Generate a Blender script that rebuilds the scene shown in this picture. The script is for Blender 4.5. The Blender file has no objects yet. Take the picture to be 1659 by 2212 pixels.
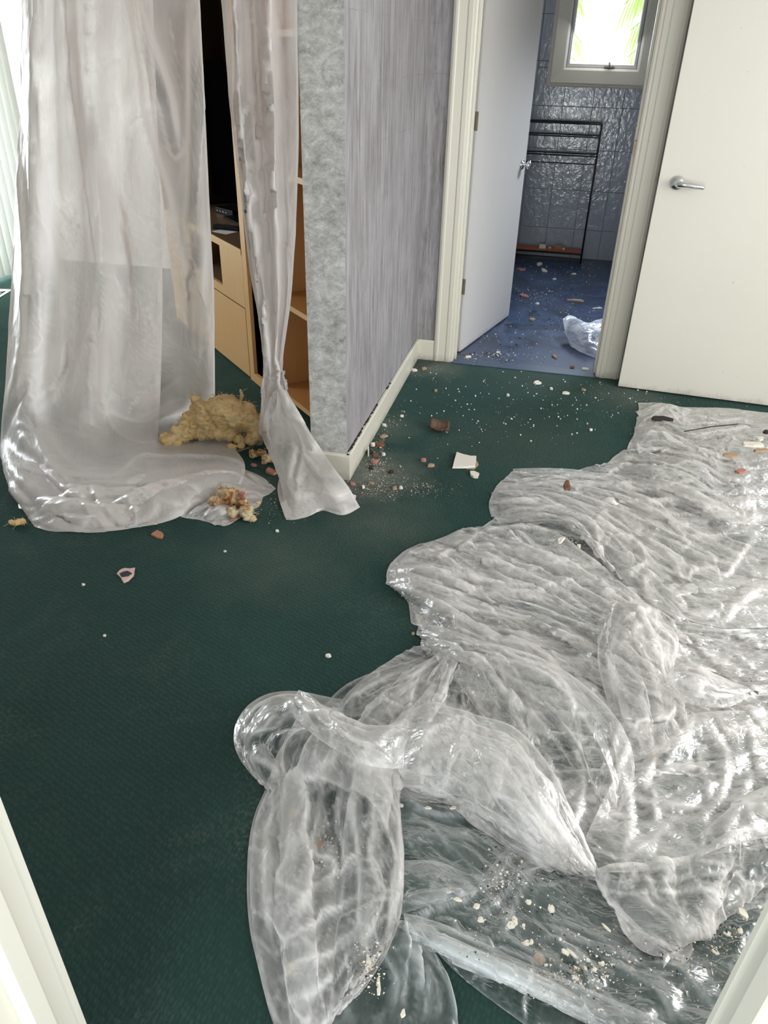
import bpy, bmesh, math, random
import numpy as np
from mathutils import Vector, Matrix

# ------------------------------------------------------------ camera
W, H = 1659, 2212
F = 1625.26
EYE = np.array([0, 0, 1.6])
_p, _r, _w = [math.radians(a) for a in (31.8166, 1.447, 12.4285)]
FW = np.array([-math.sin(_w)*math.cos(_p), math.cos(_w)*math.cos(_p), -math.sin(_p)])
_rt = np.array([math.cos(_w), math.sin(_w), 0]); _up = np.cross(_rt, FW)
RT = math.cos(_r)*_rt + math.sin(_r)*_up
UP = -math.sin(_r)*_rt + math.cos(_r)*_up
C = bpy.context.scene.collection
sc = bpy.context.scene
cd = bpy.data.cameras.new('camera'); cam = bpy.data.objects.new('camera', cd); C.objects.link(cam)
cd.sensor_fit = 'HORIZONTAL'; cd.sensor_width = 36; cd.lens = 36*F/W; cd.clip_start = 0.02
M = Matrix([[RT[0], UP[0], -FW[0], 0], [RT[1], UP[1], -FW[1], 0], [RT[2], UP[2], -FW[2], 1.6], [0, 0, 0, 1]])
cam.matrix_world = M
sc.camera = cam

# ------------------------------------------------------------ world and lights
wd = bpy.data.worlds.new('world'); sc.world = wd; wd.use_nodes = True
bgn = wd.node_tree.nodes['Background']
bgn.inputs[0].default_value = (0.80, 0.92, 1.0, 1); bgn.inputs[1].default_value = 2.6

def area(name, loc, target, sx, sy, power, col=(1, 1, 1), spread=180):
    l = bpy.data.lights.new(name, 'AREA'); l.shape = 'RECTANGLE'; l.size = sx; l.size_y = sy
    l.energy = power; l.color = col; l.spread = math.radians(spread)
    o = bpy.data.objects.new(name, l); C.objects.link(o); o.location = loc
    o.rotation_euler = (Vector(target)-Vector(loc)).to_track_quat('-Z', 'Y').to_euler()
    return o
# daylight entering by the windows of the two rooms, plus one added near-wall fill
area('daylight_left_window', (-4.75, 4.3, 1.15), (-1, 4.2, 1.0), 2.5, 2.1, 250, (0.93, 0.97, 1.0))
area('daylight_right_window', (2.92, 1.9, 1.45), (0, 2.6, 0.6), 2.2, 1.7, 74, (1.0, 0.97, 0.92))
area('added_near_fill', (1.75, 0.34, 1.45), (0.6, 4.2, 0.9), 1.5, 1.3, 20, (1.0, 0.97, 0.92))  # added unseen fill for the right door, pier and heap
area('daylight_toilet_side', (0.93, 5.5, 1.9), (0.1, 4.9, 0.0), 0.6, 0.6, 18, (0.78, 0.88, 1.0), 100)
area('daylight_behind', (-0.2, -1.42, 0.45), (-0.4, 3, 0.8), 0.6, 1.1, 30, (1.0, 0.99, 0.96))
area('daylight_toilet_window', (0.1, 7.19, 1.75), (0.0, 5.6, 0.9), 0.45, 0.55, 7, (0.9, 0.95, 1.0))
area('lamp_in_cabinet', (-1.30, 3.62, 1.9), (-1.1, 3.35, 0.0), 0.25, 0.25, 3.0, (1.0, 0.62, 0.32))

sc.view_settings.view_transform = 'Standard'; sc.view_settings.look = 'None'
sc.view_settings.gamma = 1; sc.view_settings.use_curve_mapping = False
sc.view_settings.exposure = 0.12
sc.cycles.use_denoising = True
sc.cycles.max_bounces = 8; sc.cycles.diffuse_bounces = 4; sc.cycles.glossy_bounces = 3
sc.cycles.transmission_bounces = 4; sc.cycles.transparent_max_bounces = 24
sc.cycles.caustics_reflective = False; sc.cycles.caustics_refractive = False
sc.cycles.sample_clamp_indirect = 6

# ------------------------------------------------------------ photo measuring: a pixel's ray met with a plane of the room
def ray(x, y): return FW*F + RT*(x-W/2) - UP*(y-H/2)
def on(x, y, n, p0):
    n = np.array(n, float); d = ray(x, y)
    return EYE + d*((np.array(p0)-EYE)@n)/(d@n)
def P(x, y, z=0.0): return on(x, y, (0, 0, 1), (0, 0, z))
def PY(x, y, Y): return on(x, y, (0, 1, 0), (0, Y, 0))
def PX(x, y, X): return on(x, y, (1, 0, 0), (X, 0, 0))

# ------------------------------------------------------------ materials
class NT:
    def __init__(s, name):
        s.m = bpy.data.materials.new(name); s.m.use_nodes = True; s.t = s.m.node_tree
        s.t.nodes.clear(); s.out = s.t.nodes.new('ShaderNodeOutputMaterial')
    def n(s, kind, ins={}, **at):
        nd = s.t.nodes.new('ShaderNode'+kind)
        for k, v in at.items(): setattr(nd, k, v)
        for k, v in ins.items():
            if isinstance(v, bpy.types.NodeSocket): s.t.links.new(v, nd.inputs[k])
            else: nd.inputs[k].default_value = v
        return nd
    def math(s, op, a, b=0.0, clamp=False):
        return s.n('Math', {0: a, 1: b}, operation=op, use_clamp=clamp).outputs[0]
    def ramp(s, fac, stops):
        nd = s.n('ValToRGB', {0: fac}); cr = nd.color_ramp
        while len(cr.elements) < len(stops): cr.elements.new(0.5)
        for e, (p, c) in zip(cr.elements, stops):
            e.position = p; e.color = (*c, 1) if len(c) == 3 else c
        return nd.outputs[0]
    def mix(s, f, a, b, bt='MIX'):
        nd = s.n('Mix', data_type='RGBA', blend_type=bt)
        for i, v in ((0, f), (6, a), (7, b)):
            if isinstance(v, bpy.types.NodeSocket): s.t.links.new(v, nd.inputs[i])
            else: nd.inputs[i].default_value = v if i == 0 else (*v, 1)
        return nd.outputs[2]
    def coord(s, scale=(1, 1, 1), rot=(0, 0, 0), kind='Object'):
        c = s.n('TexCoord').outputs[kind]
        return s.n('Mapping', {'Vector': c, 'Scale': scale, 'Rotation': rot}).outputs[0]
    def noise(s, vec, scale, detail=4, rough=0.55, dist=0.0, out=0):
        return s.n('TexNoise', {'Vector': vec, 'Scale': scale, 'Detail': detail, 'Roughness': rough, 'Distortion': dist}).outputs[out]
    def bump(s, h, strength=0.3, dist=0.01, normal=None):
        ins = {'Height': h, 'Strength': strength, 'Distance': dist}
        if normal is not None: ins['Normal'] = normal
        return s.n('Bump', ins).outputs[0]
    def pbsdf(s, color, rough=0.5, metal=0.0, normal=None, spec=0.5, **kw):
        ins = {'Base Color': color if isinstance(color, bpy.types.NodeSocket) else (*color, 1), 'Roughness': rough, 'Metallic': metal, 'Specular IOR Level': spec}
        if normal is not None: ins['Normal'] = normal
        ins.update(kw)
        return s.n('BsdfPrincipled', ins).outputs[0]
    def done(s, sh):
        s.t.links.new(sh, s.out.inputs[0]); return s.m

def simple(name, col, rough=0.5, metal=0.0, var=0.12, scale=12, bump=0.15, bscale=60, spec=0.5):
    t = NT(name); v = t.coord()
    n = t.noise(v, scale)
    c = t.mix(n, tuple(x*(1-var) for x in col), tuple(min(1, x*(1+var)) for x in col))
    b = t.bump(t.noise(v, bscale), bump, 0.002)
    return t.done(t.pbsdf(c, rough, metal, b, spec))

def mat_carpet():
    t = NT('green carpet'); v = t.coord()
    vo = t.n('TexVoronoi', {'Vector': t.coord(scale=(1, 0.62, 1), rot=(0, 0, 0.25)), 'Scale': 105, 'Randomness': 0.45}, feature='F1')
    d = vo.outputs['Distance']
    weave = t.ramp(d, [(0.15, (1, 1, 1)), (0.62, (0, 0, 0))])
    base = t.mix(weave, (0.0055, 0.015, 0.0125), (0.015, 0.038, 0.031))
    base = t.mix(t.math('MULTIPLY', t.noise(v, 700, 2), 0.5), base, (0.028, 0.052, 0.044))
    big = t.noise(v, 1.6, 5, 0.6, 0.4)
    base = t.mix(t.ramp(big, [(0.35, (0, 0, 0)), (0.7, (0.5, 0.5, 0.5))]), base, (0.021, 0.055, 0.046))
    # plaster dust trodden into the pile: worn pale patches, densest by the wall corner and the doorway
    fine = t.ramp(t.noise(v, 90, 6, 0.75), [(0.48, (0, 0, 0)), (0.72, (1, 1, 1))])
    pat = t.ramp(t.noise(v, 3.1, 6, 0.62, 0.8), [(0.50, (0, 0, 0)), (0.72, (0.75, 0.75, 0.75))])
    dust = t.math('MULTIPLY', t.math('MULTIPLY', fine, pat), 0.55)
    g = t.n('TexCoord').outputs['Object']
    def spot(x, y, r, s):
        dd = t.n('VectorMath', {0: g, 1: (x, y, 0)}, operation='DISTANCE').outputs['Value']
        dd = t.math('ADD', dd, t.math('MULTIPLY', t.noise(v, 9, 4), r*0.9))
        return t.ramp(t.math('DIVIDE', dd, r*1.45), [(0.25, (s, s, s)), (1.0, (0, 0, 0))])
    acc = spot(-0.68, 2.80, 0.30, 1.0)
    for a in ((-0.62, 4.15, 0.22, 0.7), (0.0, 4.25, 0.55, 0.18), (-0.05, 3.3, 0.5, 0.16), (-0.72, 3.3, 0.2, 0.45), (-0.55, 2.45, 0.3, 0.3), (0.45, 4.05, 0.3, 0.45), (-1.1, 2.55, 0.2, 0.3), (-0.85, 2.1, 0.35, 0.22)):
        acc = t.math('MAXIMUM', acc, spot(*a))
    grit = t.ramp(t.noise(v, 160, 5, 0.8), [(0.30, (0.15, 0.15, 0.15)), (0.68, (1, 1, 1))])
    dust = t.math('MAXIMUM', dust, t.math('MULTIPLY', acc, grit), True)
    col = t.mix(dust, base, (0.27, 0.25, 0.205))
    b = t.bump(t.math('ADD', weave, t.math('MULTIPLY', t.noise(v, 900, 2), 0.6)), 0.55, 0.004)
    return t.done(t.pbsdf(col, 0.95, 0, b, 0.15, **{'Sheen Weight': 0.10, 'Sheen Roughness': 0.6, 'Sheen Tint': (0.35, 0.75, 0.68, 1)}))

def mat_wallpaper(name, streak, c0, c1, c2, c3):
    t = NT(name); v = t.coord(scale=streak)
    a = t.noise(v, 1.0, 8, 0.7, 0.5)
    b = t.noise(t.coord(scale=tuple(2.7*x for x in streak)), 1.0, 6, 0.75, 1.2)
    big = t.noise(t.coord(), 4.0, 4, 0.6)
    m = t.math('ADD', t.math('MULTIPLY', a, 0.55), t.math('ADD', t.math('MULTIPLY', b, 0.3), t.math('MULTIPLY', big, 0.15)))
    col = t.ramp(m, [(0.36, c0), (0.46, c1), (0.54, c2), (0.64, c3)])
    # faint horizontal breaks where the printed blocks meet
    z = t.n('SeparateXYZ', {0: t.n('TexCoord').outputs['Object']}).outputs[2]
    zz = t.math('ADD', z, t.math('MULTIPLY', t.noise(t.coord(), 22, 2), 0.012))
    fr = t.math('FRACT', t.math('MULTIPLY', zz, 4.7))
    ln = t.ramp(fr, [(0.0, (1, 1, 1)), (0.018, (0, 0, 0))])
    ln = t.math('MULTIPLY', ln, t.ramp(t.noise(t.coord(), 7, 3), [(0.5, (0, 0, 0)), (0.6, (1, 1, 1))]))
    col = t.mix(t.math('MULTIPLY', ln, 0.45), col, tuple(x*0.45 for x in c1))
    bm = t.bump(t.math('ADD', b, a), 0.25, 0.003)
    return t.done(t.pbsdf(col, 0.62, 0, bm, 0.35))

def mat_paint(name, col, rough=0.35, dirt=True):
    t = NT(name); v = t.coord()
    c = t.mix(t.noise(v, 3), tuple(x*0.95 for x in col), col)
    if dirt:
        z = t.n('SeparateXYZ', {0: t.n('NewGeometry').outputs['Position']}).outputs[2]
        k = t.math('ADD', z, t.math('MULTIPLY', t.noise(v, 14, 5, 0.7), 0.09))
        f = t.ramp(k, [(0.045, (0.75, 0.75, 0.75)), (0.085, (0, 0, 0))])
        c = t.mix(t.math('MULTIPLY', f, t.noise(v, 50, 4)), c, (0.10, 0.07, 0.04))
        sp = t.ramp(t.noise(v, 42, 2), [(0.76, (0, 0, 0)), (0.79, (0.6, 0.6, 0.6))])
        c = t.mix(sp, c, (0.25, 0.2, 0.15))
    b = t.bump(t.noise(v, 45, 3), 0.06, 0.003)
    return t.done(t.pbsdf(c, rough, 0, b, 0.45))

def mat_film(name, tau, col, rough=0.16, trans=0.45, crinkle=0.5, coat=1.0, fine=(20, 34)):
    """thin polythene: haze grows with the path through the film; creases (vertex attribute) are stress-whitened; clear gloss on top"""
    t = NT(name)
    uv = t.n('UVMap').outputs[0]
    nz = t.noise(t.n('Mapping', {'Vector': uv, 'Scale': (fine[0], fine[1], 1)}).outputs[0], 1.0, 2, 0.6, 0.6)
    ridge = t.math('ABSOLUTE', t.math('SUBTRACT', nz, 0.5))
    nrm = t.bump(ridge, crinkle, 0.02)
    geo = t.n('NewGeometry')
    cosn = t.math('ABSOLUTE', t.n('VectorMath', {0: geo.outputs['Normal'], 1: geo.outputs['Incoming']}, operation='DOT_PRODUCT').outputs['Value'])
    cosn = t.math('MAXIMUM', cosn, 0.10)
    hz = t.n('Attribute', attribute_name='haze', attribute_type='GEOMETRY').outputs['Fac']
    tt = t.math('MULTIPLY', hz, tau)
    fac = t.math('SUBTRACT', 1.0, t.math('EXPONENT', t.math('MULTIPLY', t.math('DIVIDE', tt, cosn), -1.0)))
    dif = t.n('BsdfDiffuse', {'Color': (*col, 1), 'Normal': nrm}).outputs[0]
    trn = t.n('BsdfTranslucent', {'Color': (*col, 1), 'Normal': nrm}).outputs[0]
    milk = t.n('MixShader', {0: trans, 1: dif, 2: trn}).outputs[0]
    clear = t.n('BsdfTransparent', {'Color': (0.985, 0.99, 0.985, 1)}).outputs[0]
    m = t.n('MixShader', {0: fac, 1: clear, 2: milk}).outputs[0]
    gl = t.n('BsdfGlossy', {'Color': (1, 1, 1, 1), 'Roughness': rough, 'Normal': nrm}).outputs[0]
    fr = t.math('MULTIPLY', t.n('Fresnel', {'IOR': 1.45, 'Normal': nrm}).outputs[0], coat)
    fr = t.math('MINIMUM', fr, 0.30)
    return t.done(t.n('MixShader', {0: fr, 1: m, 2: gl}).outputs[0])

def mat_wood(name, c0, c1, rot=0.0, rough=0.35):
    t = NT(name); v = t.coord(scale=(9, 9, 0.9), rot=(0, 0, rot))
    n = t.noise(v, 3.0, 6, 0.65, 1.6)
    g = t.noise(t.coord(scale=(60, 60, 2), rot=(0, 0, rot)), 2.0, 3)
    c = t.mix(t.math('ADD', t.math('MULTIPLY', n, 0.7), t.math('MULTIPLY', g, 0.3)), c0, c1)
    return t.done(t.pbsdf(c, rough, 0, t.bump(g, 0.06, 0.001)))

def mat_vinyl():
    t = NT('blue vinyl floor'); v = t.coord()
    n = t.noise(v, 5, 6, 0.7, 0.5); f = t.noise(v, 60, 5, 0.75)
    c = t.ramp(n, [(0.3, (0.008, 0.014, 0.028)), (0.52, (0.022, 0.046, 0.105)), (0.75, (0.042, 0.080, 0.165))])
    d = t.math('MULTIPLY', t.ramp(f, [(0.50, (0, 0, 0)), (0.75, (1, 1, 1))]), t.ramp(t.noise(v, 2.2, 5), [(0.42, (0, 0, 0)), (0.65, (0.8, 0.8, 0.8))]))
    c = t.mix(d, c, (0.13, 0.125, 0.12))
    y = t.n('SeparateXYZ', {0: t.n('TexCoord').outputs['Object']}).outputs[0]
    le = t.ramp(t.math('ADD', y, 0.62), [(0.0, (0.75, 0.75, 0.75)), (0.30, (0, 0, 0))])
    c = t.mix(t.math('MULTIPLY', le, f), c, (0.11, 0.095, 0.07))
    return t.done(t.pbsdf(c, t.ramp(n, [(0.3, (0.28, 0.28, 0.28)), (0.8, (0.5, 0.5, 0.5))]), 0, t.bump(f, 0.08, 0.002), 0.5))

def mat_tile():
    t = NT('glazed tile'); v = t.coord()
    w = t.n('TexVoronoi', {'Vector': t.coord(scale=(1, 1, 0.5), rot=(0, 0.9, 0)), 'Scale': 34}, feature='SMOOTH_F1').outputs[0]
    b = t.bump(t.math('ADD', w, t.math('MULTIPLY', t.noise(v, 26, 3, 0.5, 1.5), 1.2)), 0.16, 0.010)
    return t.done(t.pbsdf(t.mix(t.noise(v, 2), (0.36, 0.40, 0.46), (0.42, 0.46, 0.52)), 0.12, 0, b, 0.6))

def mat_wool(name, c0, c1, c2, sc_=26, st=(0.30, 0.5, 0.72)):
    t = NT(name); v = t.coord()
    n = t.noise(v, sc_, 8, 0.75, 1.0); f = t.noise(t.coord(scale=(1, 1, 3)), 190, 4, 0.8, 1.0)
    c = t.ramp(n, list(zip(st, (c0, c1, c2))))
    return t.done(t.pbsdf(c, 0.95, 0, t.bump(t.math('ADD', f, n), 0.9, 0.006), 0.1, **{'Subsurface Weight': 0.15, 'Subsurface Radius': (0.02, 0.015, 0.008), 'Subsurface Scale': 0.5}))

M_carpet = mat_carpet()
M_wp_hall = mat_wallpaper('lilac streaked wallpaper', (34, 34, 3.2), (0.16, 0.147, 0.148), (0.265, 0.248, 0.255), (0.35, 0.332, 0.344), (0.45, 0.43, 0.444))
M_wp_pier = mat_wallpaper('grey mottled wallpaper', (20, 20, 27), (0.20, 0.19, 0.18), (0.38, 0.37, 0.355), (0.52, 0.51, 0.495), (0.74, 0.73, 0.71))
M_cream = mat_paint('cream gloss paint', (0.70, 0.665, 0.57))
M_door = mat_paint('cream door paint', (0.64, 0.61, 0.535), 0.45)
M_greydoor = mat_paint('white door paint', (0.58, 0.555, 0.53), 0.4)
M_wall = simple('plain wall paint', (0.62, 0.60, 0.56), 0.8)
M_ceil = simple('ceiling paint', (0.8, 0.79, 0.76), 0.9)
M_chrome = simple('chrome', (0.75, 0.75, 0.76), 0.12, 1.0, 0.02, bump=0.0)
M_hinge = simple('dull brass hinge', (0.24, 0.20, 0.15), 0.45, 0.7)
M_black = simple('black enamel', (0.012, 0.012, 0.013), 0.35)
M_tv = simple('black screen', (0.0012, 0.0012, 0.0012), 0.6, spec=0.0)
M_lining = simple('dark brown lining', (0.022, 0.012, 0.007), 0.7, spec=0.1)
M_plastic = simple('black plastic', (0.006, 0.006, 0.007), 0.45, spec=0.15)
M_shard = simple('brown shard', (0.13, 0.075, 0.045), 0.6, var=0.3, scale=60, bump=0.4)
M_paper = simple('white paper', (0.75, 0.74, 0.72), 0.8)
M_ink = simple('black ink', (0.015, 0.015, 0.02), 0.7)
M_pink = simple('pink paper', (0.62, 0.44, 0.40), 0.8)
M_plaster = simple('plaster', (0.66, 0.61, 0.52), 0.95, var=0.2, scale=60, bump=0.5)
M_plasterface = simple('plaster face', (0.72, 0.68, 0.61), 0.85, var=0.06)
M_rust = simple('rust brown debris', (0.16, 0.07, 0.035), 0.95, var=0.4, scale=40, bump=0.6)
M_tan = simple('tan debris', (0.36, 0.25, 0.16), 0.9, var=0.3, scale=50, bump=0.6)
M_pinkrub = simple('pink rubble', (0.38, 0.17, 0.14), 0.95, var=0.3, scale=50, bump=0.6)
M_terra = simple('terracotta flake', (0.40, 0.19, 0.11), 0.9, var=0.3, scale=50, bump=0.4)
M_dark = simple('dark dirt', (0.025, 0.02, 0.016), 0.95)
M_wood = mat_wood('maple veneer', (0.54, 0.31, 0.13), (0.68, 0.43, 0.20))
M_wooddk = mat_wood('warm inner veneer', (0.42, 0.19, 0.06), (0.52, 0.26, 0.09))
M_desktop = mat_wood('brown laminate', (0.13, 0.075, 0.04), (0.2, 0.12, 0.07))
M_tile = mat_tile()
M_grout = simple('grout', (0.20, 0.21, 0.23), 0.9)
M_vinyl = mat_vinyl()
M_strip = simple('threshold vinyl', (0.035, 0.065, 0.11), 0.35, var=0.3, scale=40)
M_orange = simple('orange plastic shelf', (0.30, 0.075, 0.02), 0.5, var=0.4, scale=30)
M_wool = mat_wool('yellow glass wool', (0.52, 0.29, 0.10), (0.93, 0.66, 0.32), (0.96, 0.84, 0.58))
M_wool2 = mat_wool('burnt glass wool', (0.33, 0.09, 0.03), (0.74, 0.52, 0.28), (0.90, 0.80, 0.56), 18, (0.40, 0.50, 0.60))
M_blind = (lambda t: t.done(t.n('MixShader', {0: 0.22, 1: t.n('BsdfDiffuse', {'Color': (0.60, 0.61, 0.57, 1)}).outputs[0], 2: t.n('BsdfTranslucent', {'Color': (0.34, 0.36, 0.32, 1)}).outputs[0]}).outputs[0]))(NT('blind fabric'))
M_glass = (lambda t: t.done(t.n('MixShader', {0: 0.06, 1: t.n('BsdfTransparent').outputs[0], 2: t.n('BsdfGlossy', {'Roughness': 0.03}).outputs[0]}).outputs[0]))(NT('window glass'))
M_leaf = (lambda t: t.done(t.n('MixShader', {0: 0.6, 1: t.n('BsdfDiffuse', {'Color': (0.35, 0.5, 0.12, 1)}).outputs[0], 2: t.n('BsdfTranslucent', {'Color': (0.7, 0.85, 0.3, 1)}).outputs[0]}).outputs[0]))(NT('palm leaf'))
M_film_hang = mat_film('milky film', 1.85, (0.90, 0.855, 0.835), 0.30, 0.52, 0.25, 0.8, (6, 30))
M_film_pile = mat_film('crumpled clear film', 0.185, (0.87, 0.835, 0.815), 0.34, 0.28, 0.45, 0.42)
M_film_clear = mat_film('thin clear film', 0.10, (0.90, 0.92, 0.92), 0.26, 0.30, 0.4, 0.5)
M_film_blue = mat_film('film in toilet', 0.9, (0.78, 0.84, 0.95), 0.16, 0.35, 0.5, 1.0)

# ------------------------------------------------------------ object helpers
def tag(o, label=None, cat=None, group=None, kind=None):
    for k, v in (('label', label), ('category', cat), ('group', group), ('kind', kind)):
        if v: o[k] = v
    return o
def empty(name, loc=(0, 0, 0), **kw):
    o = bpy.data.objects.new(name, None); C.objects.link(o); o.location = loc
    return tag(o, **kw)
def link(name, me, mat, parent=None, smooth=False, **kw):
    o = bpy.data.objects.new(name, me); C.objects.link(o)
    for m in (mat if isinstance(mat, (list, tuple)) else [mat]): me.materials.append(m)
    if smooth: me.polygons.foreach_set('use_smooth', [True]*len(me.polygons))
    if parent is not None:
        o.parent = parent; me.transform(Matrix.Translation(-parent_loc(parent)))
    return tag(o, **kw)
def parent_loc(p):
    v = Vector(p.location)
    while p.parent: p = p.parent; v += p.location
    return v
def bmobj(name, bm, mat, parent=None, smooth=False, **kw):
    bmesh.ops.recalc_face_normals(bm, faces=bm.faces)
    me = bpy.data.meshes.new(name); bm.to_mesh(me); bm.free()
    return link(name, me, mat, parent, smooth, **kw)
def box(bm, x0, x1, y0, y1, z0, z1, bev=0.0, rot=None):
    m = Matrix.Translation(((x0+x1)/2, (y0+y1)/2, (z0+z1)/2)) @ Matrix.Diagonal((x1-x0, y1-y0, z1-z0, 1))
    if rot is not None: m = rot @ m
    r = bmesh.ops.create_cube(bm, size=1, matrix=m)
    if bev:
        es = list({e for v in r['verts'] for e in v.link_edges})
        bmesh.ops.bevel(bm, geom=es, offset=bev, segments=2, affect='EDGES', profile=0.7)
def boxobj(name, b, mat, parent=None, bev=0.0, rot=None, **kw):
    bm = bmesh.new(); box(bm, *b, bev=bev, rot=rot); return bmobj(name, bm, mat, parent, **kw)
def tube(bm, pts, r, seg=10, cap=True):
    pts = [Vector(p) for p in pts]; rings = []
    n = len(pts); rr = r if isinstance(r, (list, tuple)) else [r]*n
    prev = None
    for i, p in enumerate(pts):
        t = (pts[min(i+1, n-1)]-pts[max(i-1, 0)]).normalized()
        if prev is None: a = t.orthogonal().normalized()
        else: a = (prev - t*prev.dot(t)).normalized()
        prev = a; b = t.cross(a)
        rings.append([bm.verts.new(p+(a*math.cos(2*math.pi*k/seg)+b*math.sin(2*math.pi*k/seg))*rr[i]) for k in range(seg)])
    for i in range(n-1):
        for k in range(seg):
            bm.faces.new((rings[i][k], rings[i][(k+1) % seg], rings[i+1][(k+1) % seg], rings[i+1][k]))
    if cap: bm.faces.new(rings[0][::-1]); bm.faces.new(rings[-1])
def prism(bm, poly, z0, z1):
    a = [bm.verts.new((x, y, z0)) for x, y in poly]; b = [bm.verts.new((x, y, z1)) for x, y in poly]
    n = len(poly); bm.faces.new(a[::-1]); bm.faces.new(b)
    for i in range(n): bm.faces.new((a[i], a[(i+1) % n], b[(i+1) % n], b[i]))
def structure(name, b, mat, **kw): return boxobj(name, b, mat, kind='structure', **kw)

# ------------------------------------------------------------ room shell
YF = 4.29                     # near face of the far wall
bm = bmesh.new(); box(bm, -4.6, 3.0, -1.5, 6.0, -0.1, 0.0); carpet = bmobj('floor', bm, M_carpet, kind='structure')
# the carpet stops at the toilet threshold: the vinyl lies on a raised underlay beyond it
structure('vinyl_floor', (-0.80, 1.0, YF+0.03, 7.25, -0.05, 0.004), M_vinyl)
o = structure('trim_1', (-0.545, 0.285, YF-0.035, YF+0.06, 0.0, 0.0065), M_strip, bev=0.002)
structure('ceiling', (-4.6, 3.0, -1.5, 7.4, 2.4, 2.5), M_ceil)
# wall between hall and lounge: its end is the papered pier
bm = bmesh.new(); box(bm, -0.932, -0.775, 2.748, 6.0, 0, 2.4)
pier = bmobj('wall_middle', bm, [M_wp_pier, M_wp_hall], kind='structure')
for f in pier.data.polygons:
    f.material_index = 1 if abs(f.normal.x) > 0.5 else 0
wf = bmesh.new()
box(wf, -0.775, -0.56, YF, YF+0.12, 0, 2.4); box(wf, 0.30, 3.0, YF, YF+0.12, 0, 2.4); box(wf, -0.56, 0.30, YF, YF+0.12, 2.06, 2.4)
bmobj('wall_far', wf, M_wp_hall, kind='structure')
# lounge beyond the sheet
structure('wall_lounge', (-4.6, -0.932, 5.75, 5.85, 0, 2.4), M_wall)
wl = bmesh.new()
box(wl, -4.45, -4.33, 5.6, 5.75, 0, 2.4); box(wl, -4.45, -4.33, -1.5, 3.0, 0, 2.4); box(wl, -4.45, -4.33, 3.0, 5.6, 2.15, 2.4)
bmobj('wall_left', wl, M_wall, kind='structure')
wr = bmesh.new()
box(wr, 3.0, 3.1, -1.5, 0.7, 0, 2.4); box(wr, 3.0, 3.1, 3.1, 4.4, 0, 2.4); box(wr, 3.0, 3.1, 0.7, 3.1, 0, 0.55); box(wr, 3.0, 3.1, 0.7, 3.1, 2.3, 2.4)
bmobj('wall_right', wr, M_wall, kind='structure')
wb = bmesh.new()
YD = 0.455
box(wb, -4.4, -0.60, YD-0.15, YD-0.03, 0, 2.4); box(wb, 0.31, 0.95, YD-0.15, YD-0.03, 0, 2.4); box(wb, 2.55, 3.0, YD-0.15, YD-0.03, 0, 2.4); box(wb, 0.95, 2.55, YD-0.15, YD-0.03, 0, 0.75); box(wb, 0.95, 2.55, YD-0.15, YD-0.03, 2.15, 2.4); box(wb, -0.60, 0.31, YD-0.15, YD-0.03, 2.06, 2.4)  # the right-hand opening is made up to hold the added fill light
bmobj('wall_near', wb, M_wall, kind='structure')

def bboard(name, prof, p0, p1, nrm, mat=M_cream):
    """skirting: profile (out, z) swept from p0 to p1"""
    bm = bmesh.new(); n = Vector((*nrm, 0))
    A = [bm.verts.new(Vector((*p0, 0))+n*o+Vector((0, 0, z))) for o, z in prof]
    B = [bm.verts.new(Vector((*p1, 0))+n*o+Vector((0, 0, z))) for o, z in prof]
    k = len(prof)
    for i in range(k): bm.faces.new((A[i], A[(i+1) % k], B[(i+1) % k], B[i]))
    bm.faces.new(A); bm.faces.new(B[::-1])
    return bmobj(name, bm, mat, kind='structure')
prof = [(0.003, 0.0), (0.018, 0.0), (0.018, 0.112), (0.014, 0.120), (0.003, 0.120)]
bboard('baseboard_hall', prof, (-0.775, 2.7315), (-0.775, YF), (1, 0))
bboard('baseboard_pier', prof, (-0.932, 2.748), (-0.7575, 2.748), (0, -1))
bboard('baseboard_far', prof, (-0.757, YF), (-0.665, YF), (0, -1))
bboard('baseboard_lounge', prof, (-0.932, 2.748), (-0.932, 3.0), (-1, 0))
# dirt lodged in the gap behind the skirting
bm = bmesh.new(); rd = random.Random(4)
for i in range(120):
    y = rd.gauss(rd.choice((2.80, 2.86, 2.93, 2.97, 3.08, 3.2, 3.26, 3.5)), 0.025); s = rd.uniform(0.0015, 0.005)
    if y < 2.76: continue
    bmesh.ops.create_icosphere(bm, subdivisions=1, radius=s, matrix=Matrix.Translation((-0.773+rd.uniform(0, .006), y, 0.1205+s*0.2)) @ Matrix.Diagonal((1, 2, 0.8, 1)))
bmobj('wall_dirt', bm, M_dark, kind='stuff', label='dark crumbs of dirt along the top of the hallway baseboard', cat='dirt')

# ------------------------------------------------------------ casings
def casing_profile(w):
    return [(0, 0), (w, 0), (w, 0.016), (w-0.012, 0.022), (w-0.022, 0.022), (w-0.028, 0.017), (w*0.42, 0.015), (w*0.36, 0.019), (0.022, 0.019), (0.016, 0.013), (0.006, 0.012), (0, 0.008)]
def casing(name, x0, sx, w, yf, z1, parent, zb=0.0):
    """vertical moulding on the wall face y=yf (facing -y), from x0 outwards in direction sx"""
    bm = bmesh.new(); pr = casing_profile(w)
    A = [bm.verts.new((x0+sx*a, yf-d, zb)) for a, d in pr]; B = [bm.verts.new((x0+sx*a, yf-d, z1)) for a, d in pr]
    k = len(pr)
    for i in range(k): bm.faces.new((A[i], A[(i+1) % k], B[(i+1) % k], B[i]))
    bm.faces.new(A); bm.faces.new(B)
    return bmobj(name, bm, M_cream, parent)
d1 = empty('door_1', (-0.13, YF, 0), kind='structure')
casing('left_casing', -0.548, -1, 0.115, YF, 2.13, d1)
casing('right_casing', 0.286, 1, 0.125, YF, 2.13, d1)
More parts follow.
